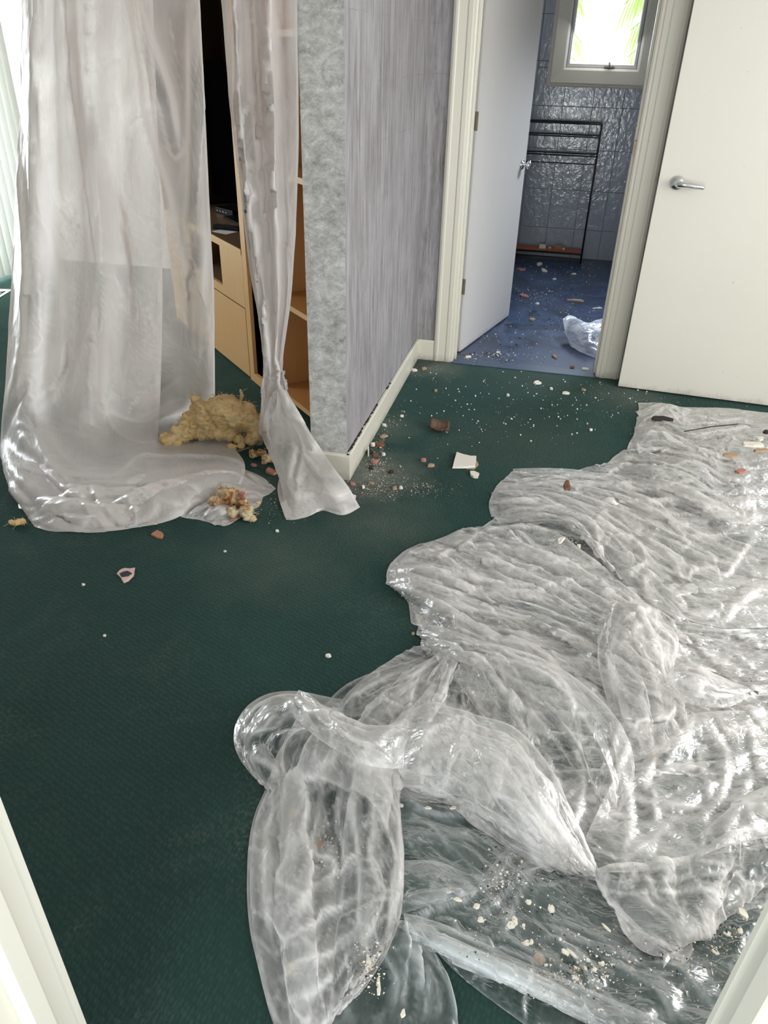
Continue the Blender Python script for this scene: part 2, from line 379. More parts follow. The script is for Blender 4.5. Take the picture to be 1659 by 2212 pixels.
bm = bmesh.new(); box(bm, -0.66, 0.41, YF-0.02, YF, 2.055, 2.15, 0.003); bmobj('head_casing', bm, M_cream, d1)
for nm, x0, x1, s0, s1 in (('left_jamb', -0.562, -0.546, -0.546, -0.534), ('right_jamb', 0.284, 0.302, 0.272, 0.284)):
    boxobj(nm, (x0, x1, YF-0.006, YF+0.135, 0, 2.06), M_cream, d1, 0.002)
    boxobj('door_stop', (s0, s1, YF+0.03, YF+0.07, 0, 2.06), M_cream, d1, 0.002)
boxobj('head_jamb', (-0.56, 0.30, YF-0.006, YF+0.135, 2.05, 2.065), M_cream, d1)
sp = PX(1370, 312, 0.283)
boxobj('strike_plate', (0.2705, 0.286, YF+0.008, YF+0.035, sp[2]-0.03, sp[2]+0.03), M_hinge, d1, 0.001, label='dark strike plate on the right jamb')
boxobj('latch_mark', (0.407, 0.4135, YF-0.028, YF-0.012, 1.045, 1.085), M_hinge, d1, 0.001)

# the leaf, open into the toilet
ang = math.atan2(5.293-4.427, -0.291+0.526)
leafR = Matrix.Translation((-0.528, 4.435, 0)) @ Matrix.Rotation(ang-math.pi/2, 4, 'Z')
d2 = empty('door_2', (-0.528, 4.435, 0), kind='structure')
boxobj('leaf', (-0.036, 0.0, 0.0, 0.86, 0.012, 2.03), M_greydoor, d2, 0.002, rot=leafR)
for k, z in enumerate((0.407, 1.271)):
    bm = bmesh.new()
    box(bm, -0.030, 0.004, -0.004, 0.0, z-0.045, z+0.045, 0.001, rot=leafR)
    for q in (-0.03, 0.0, 0.03):
        tube(bm, [leafR @ Vector((-0.006 if q else -0.014, -0.006, z+q)), leafR @ Vector((-0.006 if q else -0.014, -0.003, z+q))], 0.0035, 8)
    tube(bm, [leafR @ Vector((-0.036, -0.006, z-0.047)), leafR @ Vector((-0.036, -0.006, z+0.047))], 0.006, 8)
    bmobj('hinge', bm, M_hinge, d2)
def lathe(bm, origin, axis, prof, seg=24):
    """prof: (distance along axis, radius)"""
    ax = Vector(axis).normalized(); a = ax.orthogonal().normalized(); b = ax.cross(a); rings = []
    for d, r in prof:
        rings.append([bm.verts.new(Vector(origin)+ax*d+(a*math.cos(2*math.pi*k/seg)+b*math.sin(2*math.pi*k/seg))*max(r, 1e-4)) for k in range(seg)])
    for i in range(len(prof)-1):
        for k in range(seg): bm.faces.new((rings[i][k], rings[i][(k+1) % seg], rings[i+1][(k+1) % seg], rings[i+1][k]))
    bm.faces.new(rings[-1]); bm.faces.new(rings[0][::-1])
kz = 0.985
bm = bmesh.new(); ko = leafR @ Vector((0, 0.79, kz)); kax = (leafR.to_3x3() @ Vector((1, 0, 0)))
lathe(bm, ko, kax, [(0, 0.030), (0.004, 0.031), (0.010, 0.024), (0.014, 0.012), (0.030, 0.010), (0.036, 0.020), (0.044, 0.026), (0.054, 0.025), (0.060, 0.015), (0.061, 0.0)])
bmobj('door_knob', bm, M_chrome, d2, True, label='round chrome knob')

# second leaf: flush cream door standing against the wall on the right
yL = P(1335, 834, 0.012); yR = P(1659, 876, 0.012)
a3 = math.atan2(yR[1]-yL[1], yR[0]-yL[0])
R3 = Matrix.Translation((yL[0], yL[1], 0)) @ Matrix.Rotation(a3, 4, 'Z')
d3 = empty('door_3', (yL[0], yL[1], 0), kind='structure')
boxobj('leaf', (0, 0.84, 0, 0.038, 0.012, 2.04), M_door, d3, 0.002, rot=R3)
lv = on(1463, 395, R3.to_3x3() @ Vector((0, 1, 0)), (yL[0], yL[1], 0))
fr = R3.to_3x3(); nx = -(fr @ Vector((0, 1, 0))); tx = fr @ Vector((1, 0, 0))
bm = bmesh.new(); lo = Vector(lv)
lathe(bm, lo, nx, [(0, 0.032), (0.004, 0.033), (0.010, 0.029), (0.014, 0.018), (0.020, 0.012), (0.045, 0.011), (0.046, 0.0)])
hd = bmobj('handle_rose', bm, M_chrome, d3, True, label='round chrome rose')
bm = bmesh.new()
pts = [lo+nx*0.040+tx*(-0.006), lo+nx*0.047+tx*0.010, lo+nx*0.050+tx*0.04, lo+nx*0.050+tx*0.08+Vector((0, 0, -.004)), lo+nx*0.048+tx*0.118+Vector((0, 0, -.008)), lo+nx*0.046+tx*0.124+Vector((0, 0, -.009))]
tube(bm, pts, [0.013, 0.016, 0.014, 0.012, 0.011, 0.006], 14)
bmobj('lever', bm, M_chrome, d3, True, label='chrome lever handle')

# casings of the doorway the photograph is taken from
d4 = empty('door_4', (-0.13, YD, 0), kind='structure')
def near_jamb(name, x, s):
    bm = bmesh.new()
    # plan outline of jamb lining, stop bead and room-side casing
    pl = [(0, 0), (0.045, 0.0), (0.045, -0.012), (0.032, -0.02), (0.012, -0.02), (0.004, -0.012), (0.004, -0.045), (-0.008, -0.050), (-0.012, -0.056), (-0.012, -0.09), (-0.008, -0.096), (0.004, -0.10), (0.004, -0.16), (0.05, -0.16), (0.05, -0.03), (0.0, -0.03)]
    pl = [(0.0, 0.0), (0.075, 0.0), (0.075, -0.03), (0.06, -0.03), (0.06, -0.155), (0.004, -0.155), (0.004, -0.085), (-0.009, -0.081), (-0.011, -0.078), (-0.011, -0.052), (-0.008, -0.047), (0.004, -0.044), (0.004, -0.012), (0.0, -0.008)]
    prism(bm, [(x+s*a, YD+b) for a, b in pl], 0, 2.06)
    return bmobj(name, bm, M_cream, d4)
near_jamb('left_jamb', -0.548, -1); near_jamb('right_jamb', 0.256, 1)
boxobj('head_jamb', (-0.55, 0.26, YD-0.155, YD, 2.05, 2.07), M_cream, d4)

# ------------------------------------------------------------ toilet room
YT = 7.20
structure('wall_toilet_left', (-0.92, -0.80, YF+0.12, YT+0.1, 0, 2.4), M_wall)
structure('wall_toilet_right', (1.0, 1.1, YF+0.12, YT+0.1, 0, 2.4), M_wall)
g = lambda x, y: PY(x, y, YT)
gx0, gx1 = g(1232, 138)[0], g(1368, 142)[0]; gz0 = g(1300, 140)[2]; gz1 = gz0+0.62
fx0, fz0 = g(1180, 187)[0], g(1290, 190)[2]; fx1 = gx1+(gx0-fx0); fz1 = gz1+(gz0-fz0)
wt = bmesh.new()
ox0, ox1, oz0, oz1 = gx0-0.03, gx1+0.03, gz0-0.03, gz1+0.03
for b in ((-0.92, ox0, 0, 2.4), (ox1, 1.1, 0, 2.4), (ox0, ox1, 0, oz0), (ox0, ox1, oz1, 2.4)):
    box(wt, b[0], b[1], YT+0.008, YT+0.14, b[2], b[3])
tback = bmobj('wall_toilet_back', wt, M_grout, kind='structure')
TX = [g(1217, 220)[0]+0.238*k for k in range(-3, 4)]; TZ = [g(1280, 232)[2]-0.318*k for k in range(-4, 5)]
def tile(x0, x1, z0, z1):
    if x1-x0 < 0.02 or z1-z0 < 0.02: return
    m = bmesh.new(); box(m, x0+0.0015, x1-0.0015, YT, YT+0.009, z0+0.0015, z1-0.0015)
    top = [e for e in m.edges if all(v.co.y < YT+0.001 for v in e.verts)]
    bmesh.ops.bevel(m, geom=top, offset=0.0015, segments=1, affect='EDGES')
    bmobj('tile', m, M_tile, tback)
for i in range(len(TX)-1):
    for j in range(len(TZ)-1):
        x0, x1, z1, z0 = TX[i], TX[i+1], TZ[j], TZ[j+1]
        z0 = max(z0, 0.0); x1 = min(x1, 1.0); x0 = max(x0, -0.8)
        if z1 <= 0.02: continue
        if x1 > ox0 and x0 < ox1 and z1 > oz0 and z0 < oz1:
            tile(x0, x1, z0, min(z1, oz0)); tile(x0, x1, max(z0, oz1), z1)
            tile(x0, min(x1, ox0), max(z0, oz0), min(z1, oz1)); tile(max(x0, ox1), x1, max(z0, oz0), min(z1, oz1))
        else: tile(x0, x1, z0, z1)
win = empty('window_1', ((gx0+gx1)/2, YT, gz0), kind='structure')
bm = bmesh.new()   # splayed architrave: mitred on four sides
ringO = [(fx0, fz0), (fx1, fz0), (fx1, fz1), (fx0, fz1)]
def ring(bm, prof):
    """prof: (inset from the outer edge, y)"""
    rs = []
    for i, y in prof:
        rs.append([bm.verts.new((x+(i if x == fx0 else -i), y, z+(i if z == fz0 else -i))) for x, z in ringO])
    for a, b in zip(rs, rs[1:]):
        for k in range(4): bm.faces.new((a[k], a[(k+1) % 4], b[(k+1) % 4], b[k]))
wv = (gx0-fx0)
ring(bm, [(0.0, YT+0.004), (0.0, YT-0.018), (0.012, YT-0.024), (0.02, YT-0.018), (0.03, YT-0.026), (wv-0.05, YT-0.012), (wv-0.035, YT-0.004), (wv-0.03, YT+0.05)])
bmobj('window_frame', bm, M_cream, win)
bm = bmesh.new(); ring(bm, [(wv-0.032, YT+0.02), (wv-0.026, YT+0.012), (wv-0.006, YT+0.016), (wv, YT+0.026), (wv, YT+0.05), (wv-0.032, YT+0.05)]); bmobj('sash', bm, M_greydoor, win)
boxobj('pane', (gx0-0.01, gx1+0.01, YT+0.04, YT+0.044, gz0-0.01, gz1+0.01), M_glass, win)
lx, lz = g(1316, 147)[0], gz0-0.012
bm = bmesh.new(); box(bm, lx-0.04, lx+0.04, YT-0.004, YT+0.014, lz-0.010, lz+0.004, 0.002); bmobj('latch_plate', bm, M_hinge, win, label='dark latch base')
bm = bmesh.new(); tube(bm, [(lx, YT-0.002, lz-0.006), (lx, YT-0.016, lz+0.004), (lx-0.004, YT-0.020, lz+0.028), (lx, YT-0.014, lz+0.036)], [0.008, 0.009, 0.010, 0.004], 10); bmobj('latch', bm, M_chrome, win, True, label='chrome thumb latch')
# palm beyond the glass
palm = empty('palm_tree', (0.35, 9.2, 0), label='sunlit palm fronds outside the small toilet window', cat='palm tree')
rd = random.Random(9)
bm = bmesh.new(); tube(bm, [(1.2, 9.9, 0.0), (1.25, 9.9, 1.2), (1.15, 9.9, 2.6)], [0.14, 0.12, 0.10], 12); bmobj('trunk', bm, M_rust, palm, True)
for (ax, az, bx, bz, yy) in ((1.15, 2.6, 0.35, 2.05, 9.4), (1.15, 2.6, 0.62, 1.55, 9.6), (1.15, 2.6, 0.1, 2.5, 9.2), (1.1, 2.7, -0.25, 2.15, 9.7), (-0.9, 2.3, -0.38, 1.75, 9.6), (-0.9, 2.4, -0.2, 2.1, 9.8), (1.2, 2.2, 0.55, 1.75, 9.3), (1.2, 2.4, 0.45, 1.9, 9.5), (1.1, 2.0, 0.6, 1.35, 9.3), (-0.9, 2.0, -0.45, 1.5, 9.6), (1.2, 2.9, 0.25, 2.3, 9.5), (1.2, 2.2, 0.36, 1.78, 9.3), (1.2, 2.0, 0.38, 1.55, 9.4), (1.2, 2.5, 0.26, 2.0, 9.5), (-0.9, 2.1, -0.10, 1.66, 9.5), (-0.9, 1.9, -0.14, 1.5, 9.4)):
    bm = bmesh.new(); n = 26; A = Vector((ax, 9.9, az)); B = Vector((bx, yy, bz)); mid = (A+B)/2+Vector((0, 0, 0.16)); sp = []
    for i in range(n+1):
        t = i/n; sp.append(A*(1-t)**2+mid*2*t*(1-t)+B*t*t)
    tube(bm, sp, 0.006, 6)
    for i in range(3, n):
        for s in (-1, 1):
            d = (sp[i+1]-sp[i]).normalized(); side = Vector((0.25, s*0.9, 0)) ; tip = sp[i]+d*0.16+side*0.12+Vector((0, 0, -0.22-rd.random()*0.1))
            q = sp[i]; w = d*0.011
            m_ = (q+tip)/2+Vector((0, 0, 0.03))
            v = [bm.verts.new(x) for x in (q-w, q+w, m_+w, tip, m_-w)]
            bm.faces.new(v)
    bmobj('frond', bm, M_leaf, palm)

# wire towel rack
rk = empty('towel_rack', (0.0, 7.08, 0), label='black wire towel rack with low orange shelf against the tiled wall', cat='rack')
rx1 = g(1301, 262)[0]*0.985; rx0 = rx1-0.72; zt = 1.095; yb, yf = 7.15, 6.99
for y in (yb, yf):
    bm = bmesh.new(); tube(bm, [(rx1, y, 0.0), (rx1, y, zt)], 0.006, 8); bmobj('post', bm, M_black, rk, True)
    bm = bmesh.new(); tube(bm, [(rx0, y, 0.0), (rx0, y, zt)], 0.006, 8); bmobj('post', bm, M_black, rk, True)
for z, ys, r in ((zt, (yb, yf), 0.0065), (1.0, (yb, yf), 0.0055), (0.86, (yb, yf), 0.006), (0.80, (yf,), 0.0045), (0.085, (yb, yf), 0.005), (0.045, (yf, yb), 0.005)):
    for y in ys:
        bm = bmesh.new(); tube(bm, [(rx0, y, z), (rx1-0.01, y, z), (rx1, y, z+0.006)], r, 8); bmobj('rail', bm, M_black, rk, True)
for z in (zt, 0.86, 0.085):
    bm = bmesh.new(); tube(bm, [(rx1, yb, z), (rx1, yf, z)], 0.005, 8); bmobj('end_rail', bm, M_black, rk, True)
boxobj('shelf', (rx0+0.01, rx1-0.012, yf+0.006, yb-0.004, 0.088, 0.098), M_orange, rk, 0.003, label='orange brown shelf')

# ------------------------------------------------------------ blinds and left window
bl = empty('vertical_blind', (-4.17, 4.6, 0), label='white vertical blind hanging at the far left window', cat='blind')
for i in range(26):
    y = 3.55+i*0.082; bm = bmesh.new(); a = 0.55; n = 4; vs = []
    for k in range(n+1):
        s = (k/n-0.5)*0.089; c = 0.006*(1-(2*k/n-1)**2)
        px_, py_ = -4.17+s*math.sin(a)+c*math.cos(a), y+s*math.cos(a)-c*math.sin(a)
        vs.append((bm.verts.new((px_, py_, 0.02)), bm.verts.new((px_, py_, 2.2))))
    for k in range(n): bm.faces.new((vs[k][0], vs[k+1][0], vs[k+1][1], vs[k][1]))
    bmobj('slat', bm, M_blind, bl, True)
boxobj('head_rail', (-4.2, -4.14, 3.4, 5.7, 2.2, 2.25), M_cream, bl)
wn = empty('window_2', (-4.38, 4.3, 0), kind='structure')
bm = bmesh.new()
for b in ((3.0, 3.06, 0, 2.15), (4.27, 4.33, 0, 2.15), (5.54, 5.6, 0, 2.15), (3.06, 5.54, 0, 0.06), (3.06, 5.54, 2.09, 2.15)): box(bm, -4.41, -4.36, *b)
bmobj('window_frame', bm, M_greydoor, wn)
boxobj('pane', (-4.387, -4.383, 3.06, 5.54, 0.06, 2.09), M_glass, wn)

# ------------------------------------------------------------ corner entertainment unit (front at 45 degrees)
cu = empty('entertainment_unit', (-1.72, 3.82, 0), label='light maple corner entertainment unit behind the hanging plastic sheets', cat='cabinet')
CO = Vector((-1.72, 3.82, 0)); CU = Vector((.70711, -.70711, 0)); CD = Vector((.70711, .70711, 0))
RC = Matrix(((CU.x, CD.x, 0, CO.x), (CU.y, CD.y, 0, CO.y), (0, 0, 1, 0), (0, 0, 0, 1)))   # local: x along the face, y deep, z up
def cbox(name, b, mat, bev=0.001, parent=cu, **kw): return boxobj(name, b, mat, parent, bev, rot=RC, **kw)
SL = -1.05
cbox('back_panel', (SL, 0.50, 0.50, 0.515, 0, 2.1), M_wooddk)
cbox('side_panel', (SL-0.02, SL, 0, 0.5, 0, 2.1), M_wood)
cbox('side_panel', (0.178, 0.235, 0.0, 0.5, 0.0, 2.1), M_wood)
cbox('top_panel', (SL, 0.5, 0, 0.5, 2.08, 2.1), M_wood)
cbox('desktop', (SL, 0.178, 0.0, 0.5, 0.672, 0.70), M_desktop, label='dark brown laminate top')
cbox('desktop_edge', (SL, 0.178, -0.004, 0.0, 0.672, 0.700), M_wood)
# upper front with the equipment opening
hx0, hx1, hz0, hz1 = -0.62, -0.132, 0.445, 0.66
bm = bmesh.new()
for b in ((SL, hx0, 0.398, 0.672), (hx1, 0.176, 0.398, 0.672), (hx0, hx1, 0.398, hz0), (hx0, hx1, hz1, 0.672)): box(bm, b[0], b[1], 0, 0.018, b[2], b[3], rot=RC)
bmobj('equipment_front', bm, M_wood, cu)
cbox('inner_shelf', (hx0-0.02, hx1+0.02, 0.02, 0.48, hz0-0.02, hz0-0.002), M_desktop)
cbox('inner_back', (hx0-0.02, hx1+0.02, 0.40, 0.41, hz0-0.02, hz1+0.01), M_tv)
cbox('door', (-0.43, 0.174, -0.002, 0.018, 0.012, 0.390), M_wood, 0.0015)
cbox('door', (SL, -0.434, -0.002, 0.018, 0.012, 0.390), M_wood, 0.0015)
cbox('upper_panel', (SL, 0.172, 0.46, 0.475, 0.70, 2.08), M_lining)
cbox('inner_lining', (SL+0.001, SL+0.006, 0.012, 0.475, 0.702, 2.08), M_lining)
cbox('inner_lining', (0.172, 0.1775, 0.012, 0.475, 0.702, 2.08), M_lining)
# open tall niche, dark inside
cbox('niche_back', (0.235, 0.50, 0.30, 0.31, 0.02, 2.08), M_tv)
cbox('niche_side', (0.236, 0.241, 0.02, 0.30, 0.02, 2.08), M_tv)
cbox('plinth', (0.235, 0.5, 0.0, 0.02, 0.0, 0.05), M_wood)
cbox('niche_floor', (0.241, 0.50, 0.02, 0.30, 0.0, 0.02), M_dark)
cbox('divider', (0.50, 0.53, 0.0, 0.34, 0.0, 2.1), M_wood)
# bookcase bay: shelves clipped by the wall behind the pier
def wedge(z0, z1, name, mat, d0=0.0, d1=0.30, **kw):
    bm = bmesh.new(); XW = -0.938
    pts = []
    def w2(s, d): v = CO+CU*s+CD*d; return (v.x, v.y)
    def s_at(d): return (XW-CO.x-CD.x*d)/CU.x
    pts = [w2(0.53, d0), w2(s_at(d0), d0), w2(s_at(d1), d1), w2(0.53, d1)]
    prism(bm, pts, z0, z1); return bmobj(name, bm, mat, cu, **kw)
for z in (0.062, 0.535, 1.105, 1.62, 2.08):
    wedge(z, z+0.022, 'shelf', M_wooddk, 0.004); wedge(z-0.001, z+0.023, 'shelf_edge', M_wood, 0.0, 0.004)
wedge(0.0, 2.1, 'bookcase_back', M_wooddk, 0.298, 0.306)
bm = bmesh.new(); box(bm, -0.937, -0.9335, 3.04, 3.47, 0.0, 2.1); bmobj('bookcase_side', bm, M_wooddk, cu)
# television and the things lying on the desktop
def onface(x, y, d): # pixel met with the vertical plane d metres behind the face
    return on(x, y, (CD.x, CD.y, 0), CO+CD*d)
tv = empty('television', tuple(CO+CU*(-0.42)+CD*0.30+Vector((0, 0, 0.70))), label='large black television standing in the unit opening', cat='television')
boxobj('screen', (-0.98, 0.165, 0.30, 0.34, 0.775, 1.50), M_tv, tv, 0.006, rot=RC)
boxobj('foot', (-0.62, -0.2, 0.22, 0.42, 0.70, 0.712), M_plastic, tv, 0.004, rot=RC)
boxobj('neck', (-0.46, -0.36, 0.30, 0.33, 0.712, 0.775), M_plastic, tv, rot=RC)
bx = P(500, 462, 0.70)
sb = empty('set_top_box', tuple(bx), label='small black set-top box on the brown desktop, farther back', cat='box')
bm = bmesh.new(); box(bm, -0.09, 0.09, -0.055, 0.055, 0.0, 0.036, 0.004, rot=Matrix.Translation(bx) @ Matrix.Rotation(-0.55, 4, 'Z')); bmobj('case', bm, M_plastic, sb)
bm = bmesh.new()
for k in range(4): box(bm, -0.07+k*0.03, -0.06+k*0.03, -0.0575, -0.055, 0.014, 0.02, rot=Matrix.Translation(bx) @ Matrix.Rotation(-0.55, 4, 'Z'))
bmobj('button_row', bm, M_chrome, sb)
b2 = P(487, 500, 0.70)
boxobj('paper_sheet', (-0.055, 0.06, -0.05, 0.04, 0.0, 0.0012), M_paper, rot=Matrix.Translation(b2) @ Matrix.Rotation(-0.4, 4, 'Z'), label='white sheet of paper under the remote control on the desktop', cat='paper')
b2 = P(492, 494, 0.706)
rc = empty('remote_control', tuple(b2), label='black remote control lying on the white paper', cat='remote')
RR = Matrix.Translation(b2) @ Matrix.Rotation(-0.15, 4, 'Z')
boxobj('case', (-0.085, 0.085, -0.024, 0.024, -0.004, 0.016), M_plastic, rc, 0.005, rot=RR)
bm = bmesh.new()
for i in range(7):
    for j in range(3): box(bm, -0.07+i*0.02, -0.058+i*0.02, -0.018+j*0.013, -0.010+j*0.013, 0.016, 0.018, rot=RR)
bmobj('keys', bm, M_ink, rc)

# ------------------------------------------------------------ film: position-based cloth laid over traced fold lines
def catmull(pts, n):
    pts = np.array(pts, float)
    if len(pts) == 2:
        t = np.linspace(0, 1, n)[:, None]; return pts[0]*(1-t)+pts[1]*t
    e = np.vstack([2*pts[0]-pts[1], pts, 2*pts[-1]-pts[-2]]); out = []
    for i in range(1, len(e)-2):
        t = np.linspace(0, 1, 24, endpoint=False)[:, None]; a, b, c, d = e[i-1], e[i], e[i+1], e[i+2]
        out.append(0.5*((2*b)+(-a+c)*t+(2*a-5*b+4*c-d)*t*t+(-a+3*b-3*c+d)*t**3))
    out = np.vstack(out+[pts[-1:]]); L = np.r_[0, np.cumsum(np.linalg.norm(np.diff(out, axis=0), axis=1))]
    s = np.linspace(0, L[-1], n); return np.stack([np.interp(s, L, out[:, k]) for k in range(3)], 1)
def w3(q):
    """(px,py,h): seen pixel at height h above the floor; (px,py,'y',Y): seen pixel on the vertical plane Y"""
    return PY(q[0], q[1], q[3]) if len(q) == 4 else P(q[0], q[1], q[2])
def loft(rows, nu, nv):
    R = np.array([catmull([w3(q) for q in r], nu) for r in rows])     # rows x nu x 3
    G = np.zeros((nv, nu, 3))
    for j in range(nu): G[:, j] = catmull(R[:, j], nv)
    return G
def resize(G, nv, nu):
    a = np.linspace(0, G.shape[0]-1, nv); b = np.linspace(0, G.shape[1]-1, nu)
    i = np.minimum(a.astype(int), G.shape[0]-2); j = np.minimum(b.astype(int), G.shape[1]-2)
    fa = (a-i)[:, None, None]; fb = (b-j)[None, :, None]
    A = G[i][:, j]; B = G[i+1][:, j]; Cc = G[i][:, j+1]; D = G[i+1][:, j+1]
    return (A*(1-fb)+Cc*fb)*(1-fa)+(B*(1-fb)+D*fb)*fa
def smooth_noise(rng, nv, nu, cv, cu):
    g = rng.standard_normal((max(3, int(cv)+2), max(3, int(cu)+2), 1)); return resize(g, nv, nu)[:, :, 0]
def perlin(x, y, seed):
    rng = np.random.default_rng(seed); A = rng.uniform(0, 2*np.pi, (64, 64)); gx, gy = np.cos(A), np.sin(A)
    xi = np.floor(x).astype(int); yi = np.floor(y).astype(int); fx = x-xi; fy = y-yi
    def g(i, j): a, b = (xi+i) % 64, (yi+j) % 64; return gx[a, b]*(fx-i)+gy[a, b]*(fy-j)
    sx = fx*fx*fx*(fx*(fx*6-15)+10); sy = fy*fy*fy*(fy*(fy*6-15)+10)
    return ((g(0, 0)*(1-sx)+g(1, 0)*sx)*(1-sy)+(g(0, 1)*(1-sx)+g(1, 1)*sx)*sy)*1.5
def worley(x, y, seed):
    rng = np.random.default_rng(seed); R = rng.random((64, 64, 3)); xi = np.floor(x).astype(int); yi = np.floor(y).astype(int)
    f1 = np.full(x.shape, 9.0); f2 = f1.copy(); cid = np.zeros(x.shape)
    for i in (-1, 0, 1):
        for j in (-1, 0, 1):
            r = R[(xi+i) % 64, (yi+j) % 64]; d = np.hypot(xi+i+r[..., 0]-x, yi+j+r[..., 1]-y)
            m = d < f1; f2 = np.where(m, f1, np.minimum(f2, d)); cid = np.where(m, r[..., 2], cid); f1 = np.where(m, d, f1)
    return f1, f2, cid
def surf_normal(p):
    n = np.cross(np.gradient(p, axis=1), np.gradient(p, axis=0)); n /= np.linalg.norm(n, axis=2, keepdims=True)+1e-12
    return n*np.where(n[:, :, 2:3] < 0, -1, 1)
def crest_lines(raw, ox, oy, sc_, h=0.06, Y0=None):
    """traced crease crests, as measured on an enlarged crop: back to room coordinates"""
    out = []
    for ln in raw:
        pts = []
        for x, y in ln:
            px, py = ox+x/sc_, oy+y/sc_
            pts.append(P(px, py, h) if Y0 is None or py > 940 else PY(px, py, Y0))
        out.append(catmull(pts, max(8, int(len(pts)*5))))
    return out
def crest_field(p, lines, dims, zmin=None):
    q = p[:, :, dims].reshape(-1, 2); best = np.full(len(q), 9.0); amp = np.zeros(len(q)); side = np.ones(len(q)); rng = np.random.default_rng(3)
    for ln in lines:
        L = ln[:, dims]; lo = L.min(0)-0.06; hi = L.max(0)+0.06; hgt = rng.uniform(0.6, 1.15); n = len(L)
        k = np.where(((q > lo) & (q < hi)).all(1))[0]
        if not len(k): continue
        A, D = L[:-1], np.diff(L, axis=0); DD = (D*D).sum(1)+1e-12
        for c in range(0, len(k), 20000):
            kk = k[c:c+20000]; r = q[kk][:, None]-A[None]; t = np.clip((r*D).sum(2)/DD, 0, 1); d = np.linalg.norm(r-t[:, :, None]*D, axis=2)
            j = d.argmin(1); dm = d[np.arange(len(kk)), j]; along = (j+t[np.arange(len(kk)), j])/(n-1)
            w = hgt*np.clip(np.minimum(along, 1-along)*5, 0.25, 1)
            ar = np.arange(len(kk)); Dj = D[j]; e = r[ar, j]; sg = np.sign(Dj[:, 0]*e[:, 1]-Dj[:, 1]*e[:, 0])*(1 if (L[-1]-L[0])[0] >= 0 else -1)
            m = dm < best[kk]; best[kk[m]] = dm[m]; amp[kk[m]] = w[m]; side[kk[m]] = sg[m]
    return best.reshape(p.shape[:2]), amp.reshape(p.shape[:2]), side.reshape(p.shape[:2])
def drape(rows, cell, au=1.03, av=1.3, seed=1, grav=0.0005, hold=0.012, holdz=0.014, amp=0.02, lift=0.0, iters=(140, 60, 30), hmax=0.3, pin=(0, 0, 0, 0), floor=0.002, levels=(6, 3, 1), micro=1.0, bend=0.6, hem=0.8, dens=1.0, crease=1.0, crests=None, dims=(0, 1), ch=0.017, cw=0.030, hzk=1.0, facet=1.0):
    rng = np.random.default_rng(seed)
    T0 = loft(rows, 60, 60)
    lu = np.linalg.norm(np.diff(T0, axis=1), axis=2).sum(1).mean(); lv = np.linalg.norm(np.diff(T0, axis=0), axis=2).sum(0).mean()
    NU, NV = max(16, int(lu/cell)), max(16, int(lv*av/cell)); p = None
    for li, (lvl, it) in enumerate(zip(levels, iters)):
        nu, nv = max(9, int(NU/lvl)), max(9, int(NV/lvl))
        T = loft(rows, nu, nv); T[:, :, 2] += lift
        du = np.linalg.norm(np.diff(T, axis=1), axis=2); dv = np.linalg.norm(np.diff(T, axis=0), axis=2)
        ru = du*au; rv = (0.45*dv+0.55*dv.mean(0, keepdims=True))*av
        nr = surf_normal(T)
        if p is None:
            p = T.copy(); p += nr*(amp*(smooth_noise(rng, nv, nu, nv/2.2, nu/7.0))[:, :, None])
        else:
            p = resize(p, nv, nu)
            p += surf_normal(p)*(amp*(0.22 if li == 1 else 0.05)*(smooth_noise(rng, nv, nu, nv/3.0, nu/8.0))[:, :, None])
        ds = 0.5*(np.sqrt(ru[:-1]**2+rv[:, :-1]**2)+np.sqrt(ru[1:]**2+rv[:, 1:]**2))
        S = np.s_
        def con(sa, sb, rest, k):
            a = p[sa]; b = p[sb]; d = b-a; L = np.sqrt((d*d).sum(2))+1e-9
            c = (L-rest)/L*(0.5*k)
            c = np.where(c < 0, c*(1.0 if li == 0 else 0.5 if li == 1 else 0.25), c)
            d *= c[:, :, None]; p[sa] = a+d; p[sb] = b-d
        for t in range(it):
            p[:, :, 2] -= grav
            p += (T-p)*np.array([hold, hold, holdz])
            for o in (0, 1):
                e = (nu-1-o)//2*2
                con(S[:, o:o+e:2], S[:, o+1:o+1+e:2], ru[:, o:o+e:2], 1)
                e = (nv-1-o)//2*2
                con(S[o:o+e:2], S[o+1:o+1+e:2], rv[o:o+e:2], 1)
            for o in (0, 1):
                e = (nv-1-o)//2*2
                con(S[o:o+e:2, :-1], S[o+1:o+1+e:2, 1:], ds[o:o+e:2], 0.35)
                con(S[o:o+e:2, 1:], S[o+1:o+1+e:2, :-1], ds[o:o+e:2], 0.35)
            if bend:   # bending as a pull towards the mean of the neighbours
                k = bend*(0.10 if li == 0 else 0.16 if li == 1 else 0.22)
                p[1:-1] += (0.5*(p[2:]+p[:-2])-p[1:-1])*k*0.6
                p[:, 1:-1] += (0.5*(p[:, 2:]+p[:, :-2])-p[:, 1:-1])*k
            if pin[0]: p[0] = T[0]
            if pin[1]: p[-1] = T[-1]
            if pin[2]: p[:, 0] = T[:, 0]
            if pin[3]: p[:, -1] = T[:, -1]
            np.maximum(p[:, :, 2], floor, out=p[:, :, 2])
            over = p[:, :, 2]-(T[:, :, 2]+hmax); p[:, :, 2] -= np.maximum(over, 0)*0.5
    U = np.r_[0, np.cumsum(ru.mean(0))][:nu]; V = np.r_[0, np.cumsum(rv.mean(1))][:nv]
    UU, VV = np.meshgrid(U, V)
    # creases: sharp lines where a warped noise changes sign, long along the fold direction
    h = np.zeros((nv, nu)); cr = np.zeros((nv, nu))
    wx = perlin(UU*4, VV*5, seed*7+1); wy = perlin(UU*4+9, VV*5, seed*7+2)
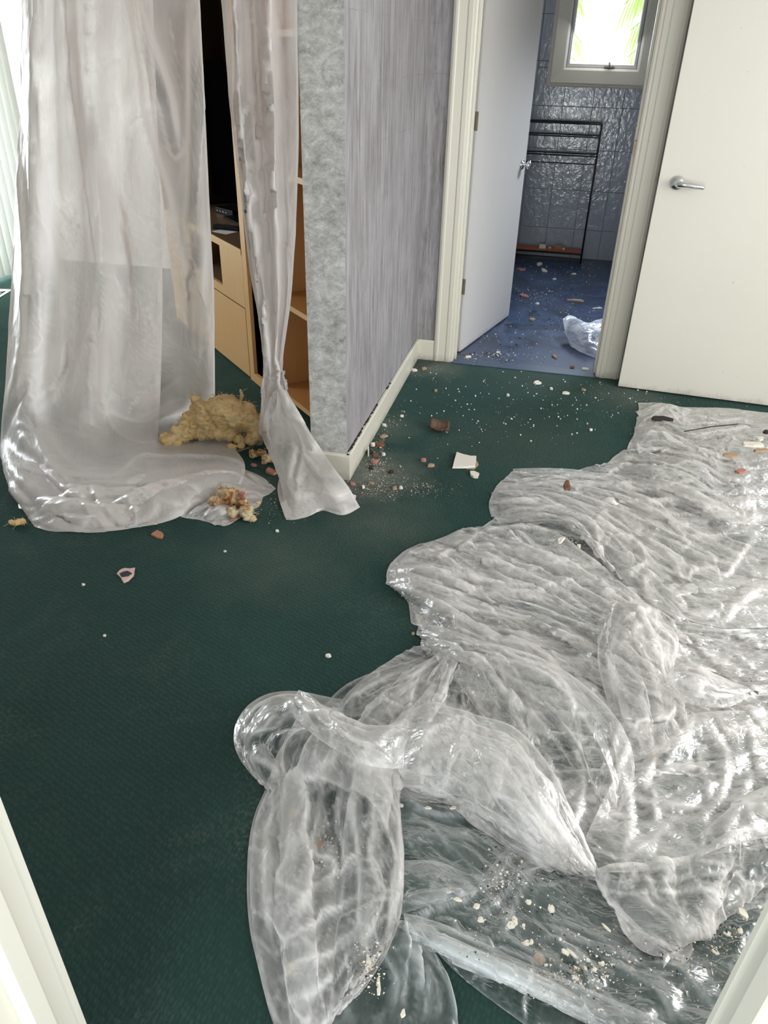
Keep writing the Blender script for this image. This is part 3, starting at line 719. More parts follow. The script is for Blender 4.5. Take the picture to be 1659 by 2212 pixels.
    for k, (fu, fv, a, w) in enumerate(((4.0, 7.0, 0.016, 0.6), (10.0, 15.0, 0.005, 0.5))):
        an = 0.9*perlin(UU*1.7+k*5, VV*1.7, seed*7+9)
        x = UU+VV*an+0.10*wx/(k+1); y = VV-UU*an*0.6+0.08*wy/(k+1)
        g = perlin(x*fu+k*7.3, y*fv+3.1*k, seed*13+k)
        gate = np.clip(0.55+1.6*perlin(UU*3+k*3, VV*3+5, seed*17+k), 0.05, 1.6)
        h += a*gate*(np.abs(g)-0.25)
        gg = np.hypot(*np.gradient(g))+1e-4
        cr = np.maximum(cr, w*np.clip(gate, 0, 1)*np.exp(-(g/(gg*0.75+0.004))**2))
    # crumple: flat facets meeting in straight sharp edges
    for k, (fu, fv, a, w) in enumerate(((4.2, 7.5, 0.016, 1.0), (9.5, 15.0, 0.0075, 0.8), (19.0, 27.0, 0.0034, 0.4))):
        an = 0.5*perlin(UU*1.3+k*4, VV*1.3, seed*7+19)
        f1, f2, cid = worley((UU+VV*an+0.05*wx/(k+1))*fu+3*k, (VV-UU*an*0.5+0.05*wy/(k+1))*fv, seed*23+k)
        e = f2-f1; tilt = cid-0.5
        h += facet*a*(f1*1.1-0.5+0.9*tilt)*np.where(cid > 0.25, 1, -0.6)
        cr = np.maximum(cr, facet*w*(0.35+0.65*cid)*np.exp(-(e/(0.030+cell*fv*0.35))**2))
        if k == 0: panel = cid
    ed = np.ones((nv, nu)); m = max(2, int(0.03/cell))
    r_ = np.clip(np.minimum(np.arange(nv), np.arange(nv)[::-1])/m, 0, 1); c_ = np.clip(np.minimum(np.arange(nu), np.arange(nu)[::-1])/m, 0, 1)
    ed = np.minimum.outer(r_, c_)
    chz = 0.0
    if crests:
        for lines, dm_ in (crests if isinstance(crests[0], tuple) else [(crests, tuple(dims))]):
            d, am, sg = crest_field(p, lines, list(dm_))
            # a lip: long gentle back, short steep front towards the viewer's side
            near = 1.0
            if isinstance(crests[0], tuple): near = np.clip((p[:, :, 2]-0.16)/0.12, 0, 1) if dm_[1] == 2 else np.clip((0.30-p[:, :, 2])/0.12, 0, 1)
            am = am*near
            prof = np.where(sg > 0, np.clip(1-d/(cw*1.9), 0, 1)**1.1, np.clip(1-d/(cw*0.33), 0, 1))
            h = h*(1-0.35*prof*near)+ch*am*prof*(0.7 if dm_[1] == 1 else 1.0)
            chz = chz+am*hzk*(2.6*np.exp(-(d/(cell*0.6))**2)+np.where(sg > 0, 1.25*np.exp(-d/0.018), 0.25*np.exp(-d/0.006)))
    p += surf_normal(p)*(h*micro*(0.35+0.65*ed))[:, :, None]
    p[:, :, 2] = np.where(p[:, :, 2] < floor, floor+0.12*np.abs(p[:, :, 2]-floor), p[:, :, 2])
    lap = np.zeros((nv, nu))
    lap[1:-1, 1:-1] = np.linalg.norm(p[2:, 1:-1]+p[:-2, 1:-1]+p[1:-1, 2:]+p[1:-1, :-2]-4*p[1:-1, 1:-1], axis=2)/cell
    vary = np.clip(0.95+0.55*perlin(UU*2.6, VV*2.6, seed*5)+0.35*perlin(UU*7, VV*9, seed*5+1), 0.45, 1.8)
    haze = dens*vary*(0.46+facet*1.05*(panel-0.45)).clip(0.08, 9)+crease*(1.0*cr*micro+1.2*np.clip(lap-0.25, 0, 1.2))+chz
    ee = np.minimum.outer(np.minimum(np.arange(nv), np.arange(nv)[::-1]), np.minimum(np.arange(nu), np.arange(nu)[::-1]))
    haze += hem*np.where(ee < 1, 2.0, np.where(ee < 2, 0.9, 0.0))
    uv = np.stack([UU, VV], 2)+np.array([seed*1.7, seed*0.9])
    return p, uv, haze
def film(name, parts, mat, parent=None, **kw):
    vs, fs, uvs, hz, off = [], [], [], [], 0
    for p, uv, haze in parts:
        hz.append(haze.ravel())
        nv, nu = p.shape[:2]; idx = np.arange(nv*nu).reshape(nv, nu)+off
        vs.append(p.reshape(-1, 3)); uvs.append(uv.reshape(-1, 2))
        fs.append(np.stack([idx[:-1, :-1], idx[:-1, 1:], idx[1:, 1:], idx[1:, :-1]], 2).reshape(-1, 4)); off += nv*nu
    vs = np.vstack(vs); fs = np.vstack(fs); uvs = np.vstack(uvs)
    me = bpy.data.meshes.new(name); me.vertices.add(len(vs)); me.vertices.foreach_set('co', vs.astype('f').ravel())
    me.loops.add(fs.size); me.loops.foreach_set('vertex_index', fs.astype('i').ravel())
    me.polygons.add(len(fs)); me.polygons.foreach_set('loop_start', np.arange(0, fs.size, 4, dtype='i'))
    me.update(calc_edges=True); ul = me.uv_layers.new(name='UVMap'); ul.data.foreach_set('uv', uvs[fs.ravel()].astype('f').ravel())
    at = me.attributes.new('haze', 'FLOAT', 'POINT'); at.data.foreach_set('value', np.concatenate(hz).astype('f'))
    return link(name, me, mat, parent, True, **kw)

# ------------------------------------------------------------ the crumpled drop sheet in the doorway: fold lines, left to right, each (px, py, height)
CELL = 0.0072
def xt(rows, ext): # carry each fold line on past the frame
    return [r+[(ext, r[-1][1]+(ext-r[-1][0])*0.08, r[-1][2])] for r in rows]

K5 = [[(440,150),(520,100),(640,70),(780,65),(900,75),(1030,120),(1200,150),(1400,190),(1540,200)],[(500,130),(600,110),(740,130),(860,180),(1000,250),(1090,330),(1170,400),(1240,450),(1290,540),(1340,640)],
[(560,180),(650,175),(800,240),(950,320),(1080,370)],[(590,260),(700,230),(800,240),(870,300),(910,380),(890,450),(850,480)],[(500,290),(600,300),(710,320)],[(910,380),(1030,350),(1100,420),(1110,470),(980,530)],
[(1120,480),(1110,560),(1160,640),(1260,690),(1360,720)],[(1150,560),(1230,600),(1300,670),(1400,680),(1490,690)],[(700,100),(850,120),(1050,180),(1250,230),(1500,260),(1580,270)],[(800,160),(1000,200),(1200,260),(1300,340),(1350,420)],
[(1640,230),(1560,300),(1440,330),(1260,340)],[(1620,330),(1560,400),(1480,500),(1400,470),(1290,520)],[(1659,540),(1560,620),(1450,720)],[(1540,120),(1590,170),(1610,230),(1580,270),(1540,250),(1530,180)],
[(940,60),(1010,20),(1090,10),(1200,60),(1250,90)],[(1210,60),(1330,60),(1460,100),(1560,150)],[(0,470),(80,430),(200,400),(280,380),(420,310),(560,300)],[(120,500),(200,450),(260,400),(400,390),(500,400),(600,430),(700,470),(800,500),(930,520)],
[(50,470),(120,510),(300,530),(450,560),(620,580),(800,560),(930,550)],[(20,560),(100,560),(230,610),(400,600),(600,620),(800,640),(930,640)],[(90,620),(200,660),(340,680),(500,700),(700,740),(850,760),(930,740)],
[(930,520),(920,580),(960,650)],[(930,520),(1000,540),(1060,600),(1080,640)],[(90,640),(130,720),(200,790),(220,830)],[(200,640),(260,700),(300,770),(420,800),(560,830),(700,900),(830,980),(920,1060),(980,1140),(1010,1220)],
[(220,830),(330,870),(450,900),(520,950),(620,1000),(720,1060),(780,1130),(800,1200)],[(460,740),(560,770),(680,840),(740,900),(900,910),(950,890)],[(500,780),(640,800),(800,820),(940,840)],
[(1000,640),(940,700),(920,780),(980,860),(960,960),(980,1060),(1030,1210)],[(1080,640),(1110,670),(1120,730),(1060,780),(980,860)],[(1120,700),(1190,690),(1240,740),(1250,830),(1230,880),(1180,870)],
[(1050,780),(1090,880),(1150,960),(1170,1060),(1240,1120)],[(1100,780),(1130,860),(1210,900),(1240,960)],[(1200,980),(1300,930),(1400,960),(1480,1010),(1560,1040),(1659,1000)],[(1210,1060),(1300,1080),(1400,1090),(1540,1060),(1659,970)],
[(1190,1080),(1290,1120),(1310,1170),(1240,1240)],[(1240,760),(1340,800),(1450,900),(1550,980)],[(1260,730),(1400,740),(1540,770),(1659,850)],[(1550,1070),(1600,1120),(1659,1180)],[(1340,1100),(1330,1170),(1290,1271)],
[(300,120),(420,170),(560,200),(680,190)],[(620,140),(760,190),(880,260),(980,300)],[(1000,110),(1150,170),(1300,200),(1430,240)],[(300,440),(420,470),(560,500),(700,500)],[(250,560),(400,580),(560,600),(740,600)]]
K6 = [[(60,400),(90,300),(160,220),(250,180),(330,170),(360,210),(440,280),(540,350),(620,400)],[(285,190),(290,260),(340,330),(430,390),(530,410),(600,460)],[(360,210),(430,220),(490,250),(570,330),(640,380),(780,390)],
[(110,420),(180,470),(260,530)],[(250,290),(180,340),(110,380)],[(510,230),(600,160),(720,90),(850,60),(900,10)],[(540,260),(640,220),(740,150),(830,120),(940,20)],[(700,250),(740,320),(780,390),(820,300),(830,200),(860,120)],
[(1060,130),(1120,200),(1140,300),(1130,380)],[(1130,40),(1230,120),(1270,220),(1320,330),(1350,410)],[(1260,100),(1400,180),(1500,280),(1550,350),(1560,440),(1520,480)],[(1150,30),(1300,60),(1450,100),(1560,160),(1659,240)],
[(810,240),(880,210),(960,230),(1010,290),(1040,380),(1030,500),(980,600),(960,660)],[(860,560),(900,490),(980,440),(1030,390)],[(1020,290),(1100,290),(1200,330),(1290,390),(1380,480),(1440,560),(1480,660),(1510,790)],
[(1090,660),(1180,700),(1270,760),(1330,830),(1430,900),(1590,970)],[(1130,480),(1200,560),(1270,640),(1340,700),(1400,760),(1520,850),(1630,920)],[(260,400),(270,500),(330,550),(420,580),(470,520),(490,450)],
[(600,460),(560,520),(620,560),(680,560),(720,500),(790,440)],[(270,580),(200,690),(180,800),(180,1000),(200,1180),(225,1270)],[(600,560),(570,700),(590,850),(600,1000),(600,1100),(610,1220),(640,1310)],
[(680,560),(720,640),(770,720),(780,850),(760,1000),(750,1100),(790,1170)],[(600,1290),(660,1300),(720,1180),(740,1000),(750,870),(690,780)],[(430,640),(410,740),(380,850),(480,900),(470,960),(340,1020)],
[(300,720),(290,850),(250,960),(330,1050),(420,1170)],[(480,960),(560,920),(600,890)],[(230,1270),(350,1220),(450,1120),(540,1090),(600,1080)],[(230,1400),(330,1350),(450,1300),(560,1230),(600,1210)],[(270,1500),(400,1450),(500,1360)],
[(280,1600),(420,1590),(540,1520),(600,1440),(640,1340)],[(320,500),(360,620),(330,700)],[(520,600),(500,720),(540,840),(520,960)],[(330,580),(380,660),(340,780),(380,900),(360,1000)],[(640,640),(660,760),(640,900),(680,1020)]]
K6F = [[(790,1170),(850,1260),(930,1350),(990,1440),(1020,1550),(1050,1640)],[(860,1260),(1000,1300),(1200,1400),(1400,1480),(1600,1560)],[(850,1190),(960,1200),(1100,1250),(1300,1330),(1500,1430),(1659,1500)],
[(790,1170),(900,1130),(1060,1070),(1160,1020)],[(780,930),(860,910),(1000,930),(1100,970),(1160,1020),(1230,950),(1310,820)],[(1060,1210),(1150,1130),(1300,1000),(1450,900)],[(770,720),(900,750),(1010,880)],[(750,600),(900,640),(1090,660)],
[(750,620),(920,700),(1070,720)],[(790,780),(950,800),(1150,830)],[(1200,1280),(1290,1080),(1360,960)],[(700,1290),(760,1420),(740,1560)],[(880,1330),(900,1440),(880,1600)],[(800,1250),(860,1380),(850,1500)],[(1400,1180),(1520,1240),(1659,1290)],[(1450,1230),(1560,1350),(1640,1500)]]
K7 = [[(0,240),(100,340),(200,440),(290,540),(330,660),(380,870)],[(0,860),(120,920),(260,990),(400,1050),(500,1120)],[(130,700),(260,790),(380,890),(540,1060)],[(540,1060),(700,1090),(850,1090),(1000,1060),(1200,1000),(1340,970)],
[(1340,970),(1400,920),(1500,850),(1659,800)],[(690,0),(720,100),(790,210),(830,190),(1000,150),(1050,60),(960,30)],[(1000,60),(1120,80),(1160,140),(1080,240),(950,300),(800,330)],[(800,230),(760,330),(710,440),(680,540),(690,600)],
[(540,0),(620,60),(700,140),(720,180),(680,270),(660,330),(690,430)],[(500,400),(490,560),(450,700),(390,860)],[(440,390),(500,480),(420,560),(330,640)],[(740,1040),(790,850),(800,700),(790,560),(750,440)],[(720,1040),(850,940),(960,860),(1020,770)],
[(970,330),(920,420),(900,560)],[(960,510),(960,620),(980,740)],[(1000,440),(1060,400),(1160,390),(1260,380)],[(800,580),(950,620),(1150,640),(1290,630)],[(1240,30),(1310,150),(1400,250),(1430,400),(1400,560),(1320,660),(1300,760),(1320,930)],
[(1230,230),(1260,400),(1310,560),(1310,660)],[(1330,60),(1400,170),(1500,160),(1570,190),(1600,300),(1659,500)],[(1500,150),(1600,170),(1659,260)],[(1600,400),(1540,560),(1480,700),(1440,800),(1360,930)],
[(500,1130),(560,1280),(640,1450),(750,1560),(850,1640),(980,1700)],[(620,1080),(640,1200),(600,1320)],[(790,1100),(800,1180),(720,1280)],[(760,1280),(900,1380),(1020,1470),(1100,1560),(1140,1620)],[(870,1170),(910,1260),(930,1350)],
[(900,1160),(1050,1190),(1250,1170),(1450,1100),(1600,1050)],[(920,1300),(1100,1270),(1300,1260),(1500,1200)],[(1100,1540),(1200,1480),(1300,1550)],[(1180,1340),(1240,1430),(1300,1550)],[(1340,980),(1260,1010),(1240,1080),(1400,1100)],
[(100,0),(140,120),(130,280)],[(300,40),(380,160),(440,280),(440,380)],[(520,620),(600,560),(690,620)],[(540,700),(680,690),(800,720)]]
K7F = [[(100,1560),(300,1540),(560,1600),(760,1680),(900,1720)],[(560,1640),(800,1780),(950,1900),(1060,2080)],[(880,1700),(1050,1720),(1200,1850),(1320,2000)],[(160,1400),(400,1470),(700,1600)]]
K8 = [[(450,260),(520,190),(620,180),(640,240),(720,180),(790,170),(820,250),(830,440)],[(640,240),(690,300),(760,380)],[(370,420),(450,340),(560,300),(640,240)],[(360,500),(380,620),(470,690),(600,680),(700,590)],
[(720,490),(860,590),(1000,680),(1130,780),(1210,880)],[(30,880),(150,800),(300,790),(400,850),(480,880)],[(480,910),(560,880),(680,860)],[(830,840),(1000,900),(1200,950),(1370,970),(1420,1050),(1460,1180),(1450,1330)],
[(820,260),(1000,280),(1200,330),(1400,310),(1560,360)],[(810,500),(1000,480),(1200,430),(1450,400),(1659,400)],[(1360,460),(1300,560),(1290,650),(1400,780),(1500,880),(1600,980)],[(1380,1000),(1500,1080),(1600,1170)],
[(400,550),(560,520),(700,590),(850,600)]]
KP = crest_lines(K5, 850, 980, 2.0507, 0.055)+crest_lines(K6, 480, 1400, 2.0232)+crest_lines(K7, 1100, 1500, 2.968)+crest_lines(K8, 1300, 820, 4.62)
KF = crest_lines(K6F, 480, 1400, 2.0232, 0.03)+crest_lines(K7F, 1100, 1500, 2.968, 0.02)
K2 = [[(40,900),(110,880),(200,900),(290,910),(310,960),(240,1010),(120,1040)],[(130,700),(180,640),(250,560),(300,530)],[(190,700),(190,800),(240,880),(330,910),(460,910),(560,900)],[(450,930),(560,880),(640,810),(750,800),(900,790),(1040,810),(1120,850),(1200,920),(1220,960)],
[(300,940),(460,930),(620,940),(800,940),(980,970),(1140,950)],[(400,920),(440,1000),(520,1060),(640,1050),(700,1010),(640,960)],[(180,1060),(300,1090),(420,1060),(500,1110)],[(640,950),(720,1000),(820,1000)],
[(100,1060),(190,1110),(330,1135),(540,1110),(740,1050),(830,1000),(870,980),(980,970)],[(830,1050),(900,990),(960,1000),(1000,1060)],[(410,600),(520,700),(630,740),(720,700)],[(90,740),(180,780),(220,870)],[(30,920),(90,980),(160,1000)],
[(200,880),(280,950),(360,1010),(430,1090)],[(560,980),(600,1040),(560,1090)],[(240,1040),(330,1020),(390,960)]]
KPD = crest_lines(K2, 0, 600, 2.07375, 0.05)
KH = crest_lines([[(130,0),(145,200),(155,400),(165,560),(166,640),(158,760),(150,830),(105,900)],[(50,0),(47,200),(50,420),(30,600),(20,760)],[(190,0),(210,200),(235,340),(255,480),(275,600),(280,660)],[(228,240),(245,400),(270,520)],
 [(350,0),(358,200),(362,420),(355,560)],[(395,0),(400,300),(402,560),(398,800)],[(290,0),(330,200),(345,330)],[(180,860),(195,760),(240,640)],[(90,300),(110,420),(125,560),(120,700)],[(235,600),(238,700),(236,860)],
 [(265,0),(300,260),(335,430),(370,640),(385,780)],[(215,790),(230,860),(250,930)]], 0, 0, 1, 0.05, 2.88)
KS = crest_lines([[(1170,500),(1160,620),(1180,720),(1270,830),(1290,1080)],[(1240,470),(1220,640),(1260,760),(1360,870),(1370,1080)],[(1250,540),(1330,660),(1420,800),(1500,900),(1560,1050)],[(1300,620),(1400,760),(1520,880),(1600,1020)],[(1270,800),(1300,900),(1300,1000)],[(1200,400),(1240,500),(1300,600)]], 0, 600, 2.07375, 0.06, 2.6)
KS += crest_lines([[(520,0),(530,150),(545,330),(560,480),(575,640)],[(560,0),(575,200),(590,370),(600,500),(598,640)],[(540,360),(565,350),(600,345)],[(500,100),(520,330),(545,520),(575,700),(590,800)],[(590,0),(600,150),(604,330),(610,520)],[(545,380),(560,470),(555,580)]], 0, 0, 1, 0.05, 2.68)
pile = []
base = [
 [(1392,876,.01),(1440,866,.02),(1480,880,.02),(1560,882,.01),(1659,893,.01),(1790,905,.01)],
 [(1380,950,.01),(1440,955,.03),(1560,960,.02),(1659,960,.03),(1790,965,.02)],
 [(1300,1015,.01),(1400,1030,.03),(1540,1050,.03),(1650,1060,.03),(1800,1060,.02)],
 [(1066,1062,.01),(1150,1055,.03),(1300,1090,.03),(1500,1150,.03),(1650,1180,.03),(1820,1180,.02)],
 [(1090,1125,.01),(1180,1125,.02),(1300,1180,.03),(1450,1250,.03),(1650,1280,.03),(1850,1280,.02)],
 [(850,1222,.01),(950,1225,.03),(1150,1260,.03),(1350,1320,.03),(1600,1370,.03),(1870,1370,.02)],
 [(890,1300,.01),(1000,1320,.03),(1200,1370,.03),(1400,1430,.03),(1600,1460,.03),(1900,1460,.02)],
 [(940,1390,.01),(1060,1410,.03),(1200,1460,.03),(1400,1520,.03),(1600,1560,.02),(1930,1560,.02)],
 [(760,1490,.01),(900,1500,.03),(1100,1550,.03),(1300,1620,.03),(1600,1660,.02),(1950,1660,.02)],
 [(700,1590,.01),(880,1600,.03),(1050,1640,.02),(1250,1710,.03),(1600,1740,.02),(1980,1740,.02)],
 [(870,1700,.01),(980,1720,.02),(1120,1790,.02),(1280,1860,.03),(1600,1830,.02),(1980,1800,.02)]]
pile.append(drape(base, CELL*1.2, 1.03, 1.25, 11, amp=0.012, hmax=0.12, crests=KP))
U1 = [
 [(1394,886,.02),(1425,862,.05),(1462,866,.06),(1480,886,.03),(1560,882,.01),(1659,893,.01),(1790,905,.01)],
 [(1380,925,.04),(1430,915,.09),(1480,915,.05),(1580,905,.02),(1680,915,.02),(1790,925,.02)],
 [(1376,950,.03),(1430,958,.05),(1490,955,.05),(1580,945,.03),(1680,945,.04),(1790,955,.03)],
 [(1384,978,.02),(1430,990,.10),(1500,1005,.12),(1560,1030,.05),(1640,1000,.05),(1790,1010,.04)],
 [(1345,988,.01),(1400,1015,.08),(1480,1040,.11),(1550,1075,.10),(1640,1060,.05),(1790,1060,.04)],
 [(1300,1016,.01),(1360,1035,.05),(1460,1060,.06),(1560,1110,.08),(1650,1120,.05),(1800,1120,.04)]]
pile.append(drape(U1, CELL, 1.04, 1.38, 21, amp=0.02, hmax=0.12, crests=KP))
U2 = [
 [(1118,1018,.01),(1200,1008,.02),(1310,1012,.04),(1420,1030,.06),(1540,1070,.09),(1620,1120,.08),(1790,1170,.05)],
 [(1082,1040,.02),(1160,1035,.06),(1260,1045,.06),(1380,1080,.06),(1500,1120,.05),(1600,1170,.05),(1790,1220,.05)],
 [(1061,1066,.03),(1120,1065,.08),(1210,1070,.06),(1310,1110,.06),(1420,1170,.06),(1520,1220,.05),(1650,1240,.04),(1800,1250,.04)],
 [(1066,1098,.02),(1130,1090,.07),(1200,1085,.08),(1290,1130,.07),(1370,1190,.08),(1450,1250,.06),(1560,1290,.05),(1810,1290,.04)],
 [(1090,1126,.01),(1150,1110,.06),(1230,1110,.10),(1285,1150,.10),(1320,1210,.06),(1420,1290,.06),(1560,1340,.05),(1820,1330,.04)]]
pile.append(drape(U2, CELL, 1.02, 1.5, 31, amp=0.02, hmax=0.12, crests=KP))
pile.append(drape(U2[1:], CELL*1.1, 1.02, 1.5, 32, dens=0.35, amp=0.02, lift=-0.015, hmax=0.12, crests=KP))
MD = [
 [(1112,1138,.01),(1180,1125,.05),(1200,1150,.08),(1240,1180,.07),(1300,1215,.06),(1400,1290,.06),(1520,1350,.05),(1840,1350,.04)],
 [(985,1163,.01),(1060,1152,.06),(1130,1170,.07),(1200,1190,.08),(1300,1230,.07),(1390,1290,.08),(1500,1360,.05),(1850,1390,.04)],
 [(880,1188,.01),(950,1180,.06),(1050,1195,.07),(1150,1225,.07),(1250,1250,.07),(1370,1300,.09),(1500,1390,.05),(1860,1430,.04)],
 [(843,1215,.02),(900,1222,.09),(1000,1240,.07),(1120,1265,.07),(1230,1285,.07),(1340,1330,.09),(1500,1430,.05),(1870,1470,.04)],
 [(852,1250,.02),(930,1265,.09),(1050,1290,.06),(1200,1320,.07),(1320,1365,.09),(1500,1470,.05),(1880,1500,.04)],
 [(885,1292,.01),(950,1310,.07),(1060,1340,.06),(1180,1370,.06),(1300,1405,.08),(1420,1470,.06),(1560,1530,.05),(1900,1530,.04)],
 [(915,1345,.01),(970,1355,.06),(1060,1385,.06),(1160,1420,.05),(1280,1450,.06),(1400,1520,.05),(1550,1570,.05),(1920,1590,.04)]]
pile.append(drape(MD, CELL, 1.02, 1.55, 41, amp=0.022, hmax=0.12, crests=KP))
pile.append(drape(MD[1:], CELL*1.1, 1.02, 1.5, 42, dens=0.35, amp=0.02, lift=-0.02, hmax=0.12, crests=KP))
AR = [
 [(905,1330,.02),(960,1345,.08),(1040,1375,.10),(1130,1400,.12),(1220,1440,.13),(1300,1500,.12),(1350,1580,.10),(1362,1670,.07),(1335,1740,.04)],
 [(925,1385,.03),(1000,1390,.12),(1090,1425,.12),(1180,1470,.14),(1265,1540,.12),(1315,1620,.09),(1325,1710,.04)],
 [(940,1402,.04),(1010,1425,.09),(1080,1470,.08),(1155,1540,.07),(1220,1620,.05),(1265,1700,.03),(1275,1780,.02)],
 [(950,1410,.05),(1000,1470,.06),(1060,1550,.05),(1120,1640,.04),(1165,1720,.03),(1200,1790,.02)]]
pile.append(drape(AR, CELL, 1.03, 1.45, 51, amp=0.025, hmax=0.12, crests=KP))
NK = [   # gathered neck fanning down to the left
 [(960,1385,.05),(880,1420,.04),(800,1452,.03),(745,1500,.01),(735,1560,.01)],
 [(970,1395,.09),(890,1455,.08),(820,1500,.09),(770,1560,.08),(750,1620,.04)],
 [(985,1405,.09),(930,1480,.08),(880,1550,.10),(830,1620,.09),(800,1690,.05)],
 [(1005,1412,.08),(980,1490,.07),(950,1570,.07),(900,1640,.08),(860,1700,.03)],
 [(1025,1420,.07),(1035,1500,.05),(1020,1580,.05),(980,1650,.05),(930,1710,.02)],
 [(1045,1428,.06),(1090,1520,.04),(1110,1600,.04),(1090,1680,.04),(1060,1750,.02)]]
pile.append(drape(NK, CELL, 1.02, 1.5, 61, amp=0.02, hmax=0.12, crests=KP))
PF = [   # the big glossy arch
 [(868,1545,.08),(925,1506,.12),(985,1525,.13),(1035,1540,.13),(1110,1562,.14),(1180,1645,.15),(1225,1735,.13),(1260,1815,.08),(1292,1868,.05)],
 [(862,1590,.14),(940,1560,.18),(1010,1585,.18),(1090,1630,.20),(1150,1705,.20),(1200,1775,.16),(1245,1832,.10),(1290,1872,.05)],
 [(862,1640,.12),(930,1635,.15),(1000,1655,.16),(1065,1705,.16),(1130,1765,.13),(1190,1818,.10),(1250,1857,.06),(1288,1878,.04)],
 [(872,1690,.04),(935,1712,.04),(1000,1712,.05),(1060,1762,.05),(1120,1812,.05),(1190,1850,.04),(1240,1872,.03),(1286,1884,.03)]]
pile.append(drape(PF, CELL*.9, 1.05, 1.25, 71, amp=0.02, hmax=0.12, hold=0.03, holdz=0.03, crests=KP))
pile.append(drape(PF, CELL, 1.05, 1.30, 72, dens=0.6, amp=0.03, lift=-0.03, hmax=0.12, hold=0.02, holdz=0.01, crests=KP))
CL = [
 [(588,1705,.01),(540,1662,.01),(509,1600,.01),(523,1535,.01),(575,1492,.02),(640,1480,.04),(690,1500,.03),(728,1520,.01)],
 [(602,1690,.05),(560,1640,.06),(545,1590,.07),(560,1545,.08),(600,1515,.10),(650,1500,.11),(700,1520,.08),(745,1540,.06)],
 [(640,1690,.06),(615,1640,.07),(608,1600,.08),(622,1565,.10),(655,1545,.13),(700,1550,.14),(740,1570,.12),(790,1590,.10)]]
pile.append(drape(CL, CELL, 1.05, 1.2, 81, amp=0.02, hmax=0.12, hold=0.02, holdz=0.01, crests=KP))
BR = [   # collar band running down to the right over the neck
 [(640,1480,.10),(690,1515,.13),(760,1545,.15),(830,1560,.15),(880,1545,.13)],
 [(648,1520,.12),(700,1560,.16),(770,1590,.19),(830,1600,.19),(875,1590,.15)],
 [(655,1555,.08),(700,1595,.13),(770,1635,.16),(830,1650,.15),(870,1650,.11)]]
pile.append(drape(BR, CELL*.9, 1.05, 1.3, 91, amp=0.02, hmax=0.12, hold=0.03, holdz=0.03, crests=KP))
TG = [
 [(645,1545,.08),(612,1600,.04),(608,1690,.02),(574,1760,.01),(568,1900,.01),(575,2000,.01),(590,2060,.01),(600,2150,.01),(622,2290,.01)],
 [(690,1555,.11),(660,1650,.09),(648,1750,.07),(640,1900,.06),(648,2020,.06),(655,2120,.05),(665,2230,.03)],
 [(740,1585,.13),(720,1680,.10),(710,1780,.07),(705,1900,.06),(715,2020,.06),(712,2110,.04),(702,2200,.02)],
 [(800,1610,.15),(795,1700,.11),(795,1800,.09),(800,1900,.08),(785,2020,.07),(760,2095,.05),(728,2170,.02)],
 [(862,1650,.10),(862,1720,.06),(870,1800,.05),(872,1900,.04),(862,1980,.03),(832,2060,.02),(792,2125,.01),(755,2160,.01)]]
pile.append(drape(TG, CELL*.9, 1.10, 1.3, 101, dens=1.5, amp=0.022, hmax=0.12, crests=KP, ch=0.010, facet=1.35))
pile.append(drape(TG, CELL*1.1, 1.12, 1.25, 102, dens=0.9, amp=0.02, lift=-0.03, hmax=0.12, crests=KP, ch=0.010, facet=1.35))
FL = [
 [(1305,1345,.12),(1296,1400,.10),(1318,1480,.08),(1335,1560,.05),(1352,1640,.03)],
 [(1335,1290,.10),(1340,1370,.16),(1360,1460,.13),(1385,1560,.08),(1405,1620,.04)],
 [(1385,1290,.10),(1400,1365,.18),(1425,1450,.15),(1450,1540,.08),(1465,1600,.03)],
 [(1435,1310,.10),(1470,1370,.13),(1458,1430,.10),(1482,1520,.06),(1495,1590,.03)]]
pile.append(drape(FL, CELL*.9, 1.03, 1.3, 111, amp=0.02, hmax=0.12, hold=0.03, holdz=0.02, crests=KP))
PU = [
 [(1442,1440,.10),(1500,1430,.15),(1560,1455,.12),(1640,1475,.10),(1880,1440,.06)],
 [(1426,1475,.10),(1490,1465,.17),(1560,1485,.14),(1650,1485,.10),(1880,1460,.06)],
 [(1432,1508,.05),(1500,1512,.09),(1575,1518,.07),(1650,1495,.06),(1890,1490,.04)]]
pile.append(drape(PU, CELL*.9, 1.05, 1.4, 121, amp=0.02, hmax=0.12, hold=0.03, holdz=0.03, crests=KP))
GB = [
 [(1345,1555,.06),(1440,1560,.06),(1560,1530,.06),(1920,1520,.05)],
 [(1352,1640,.06),(1430,1630,.04),(1550,1610,.05),(1940,1600,.04)],
 [(1325,1715,.06),(1420,1710,.03),(1540,1700,.04),(1960,1680,.04)],
 [(1262,1800,.06),(1380,1790,.05),(1500,1780,.05),(1600,1740,.06),(1980,1720,.05)],
 [(1288,1862,.05),(1380,1868,.07),(1500,1845,.08),(1600,1800,.08),(1980,1760,.05)]]
pile.append(drape(GB, CELL, 1.08, 1.12, 131, amp=0.035, hmax=0.12, crests=KP, ch=0.010, facet=1.35))
LB = [
 [(1284,1868,.04),(1298,1930,.02),(1330,1990,.01),(1380,2040,.01),(1440,2082,.01)],
 [(1340,1866,.08),(1370,1930,.11),(1410,1990,.11),(1440,2040,.07),(1462,2078,.02)],
 [(1430,1860,.08),(1455,1930,.09),(1482,1990,.08),(1492,2032,.05),(1492,2055,.01)],
 [(1520,1838,.08),(1545,1910,.08),(1555,1960,.06),(1552,2002,.01)],
 [(1640,1790,.07),(1650,1850,.06),(1630,1910,.04),(1598,1960,.01)],
 [(1860,1760,.06),(1840,1830,.05),(1780,1880,.03),(1700,1920,.01)]]
pile.append(drape(LB, CELL, 1.06, 1.15, 141, amp=0.03, hmax=0.12, crests=KP, ch=0.010, facet=1.35))
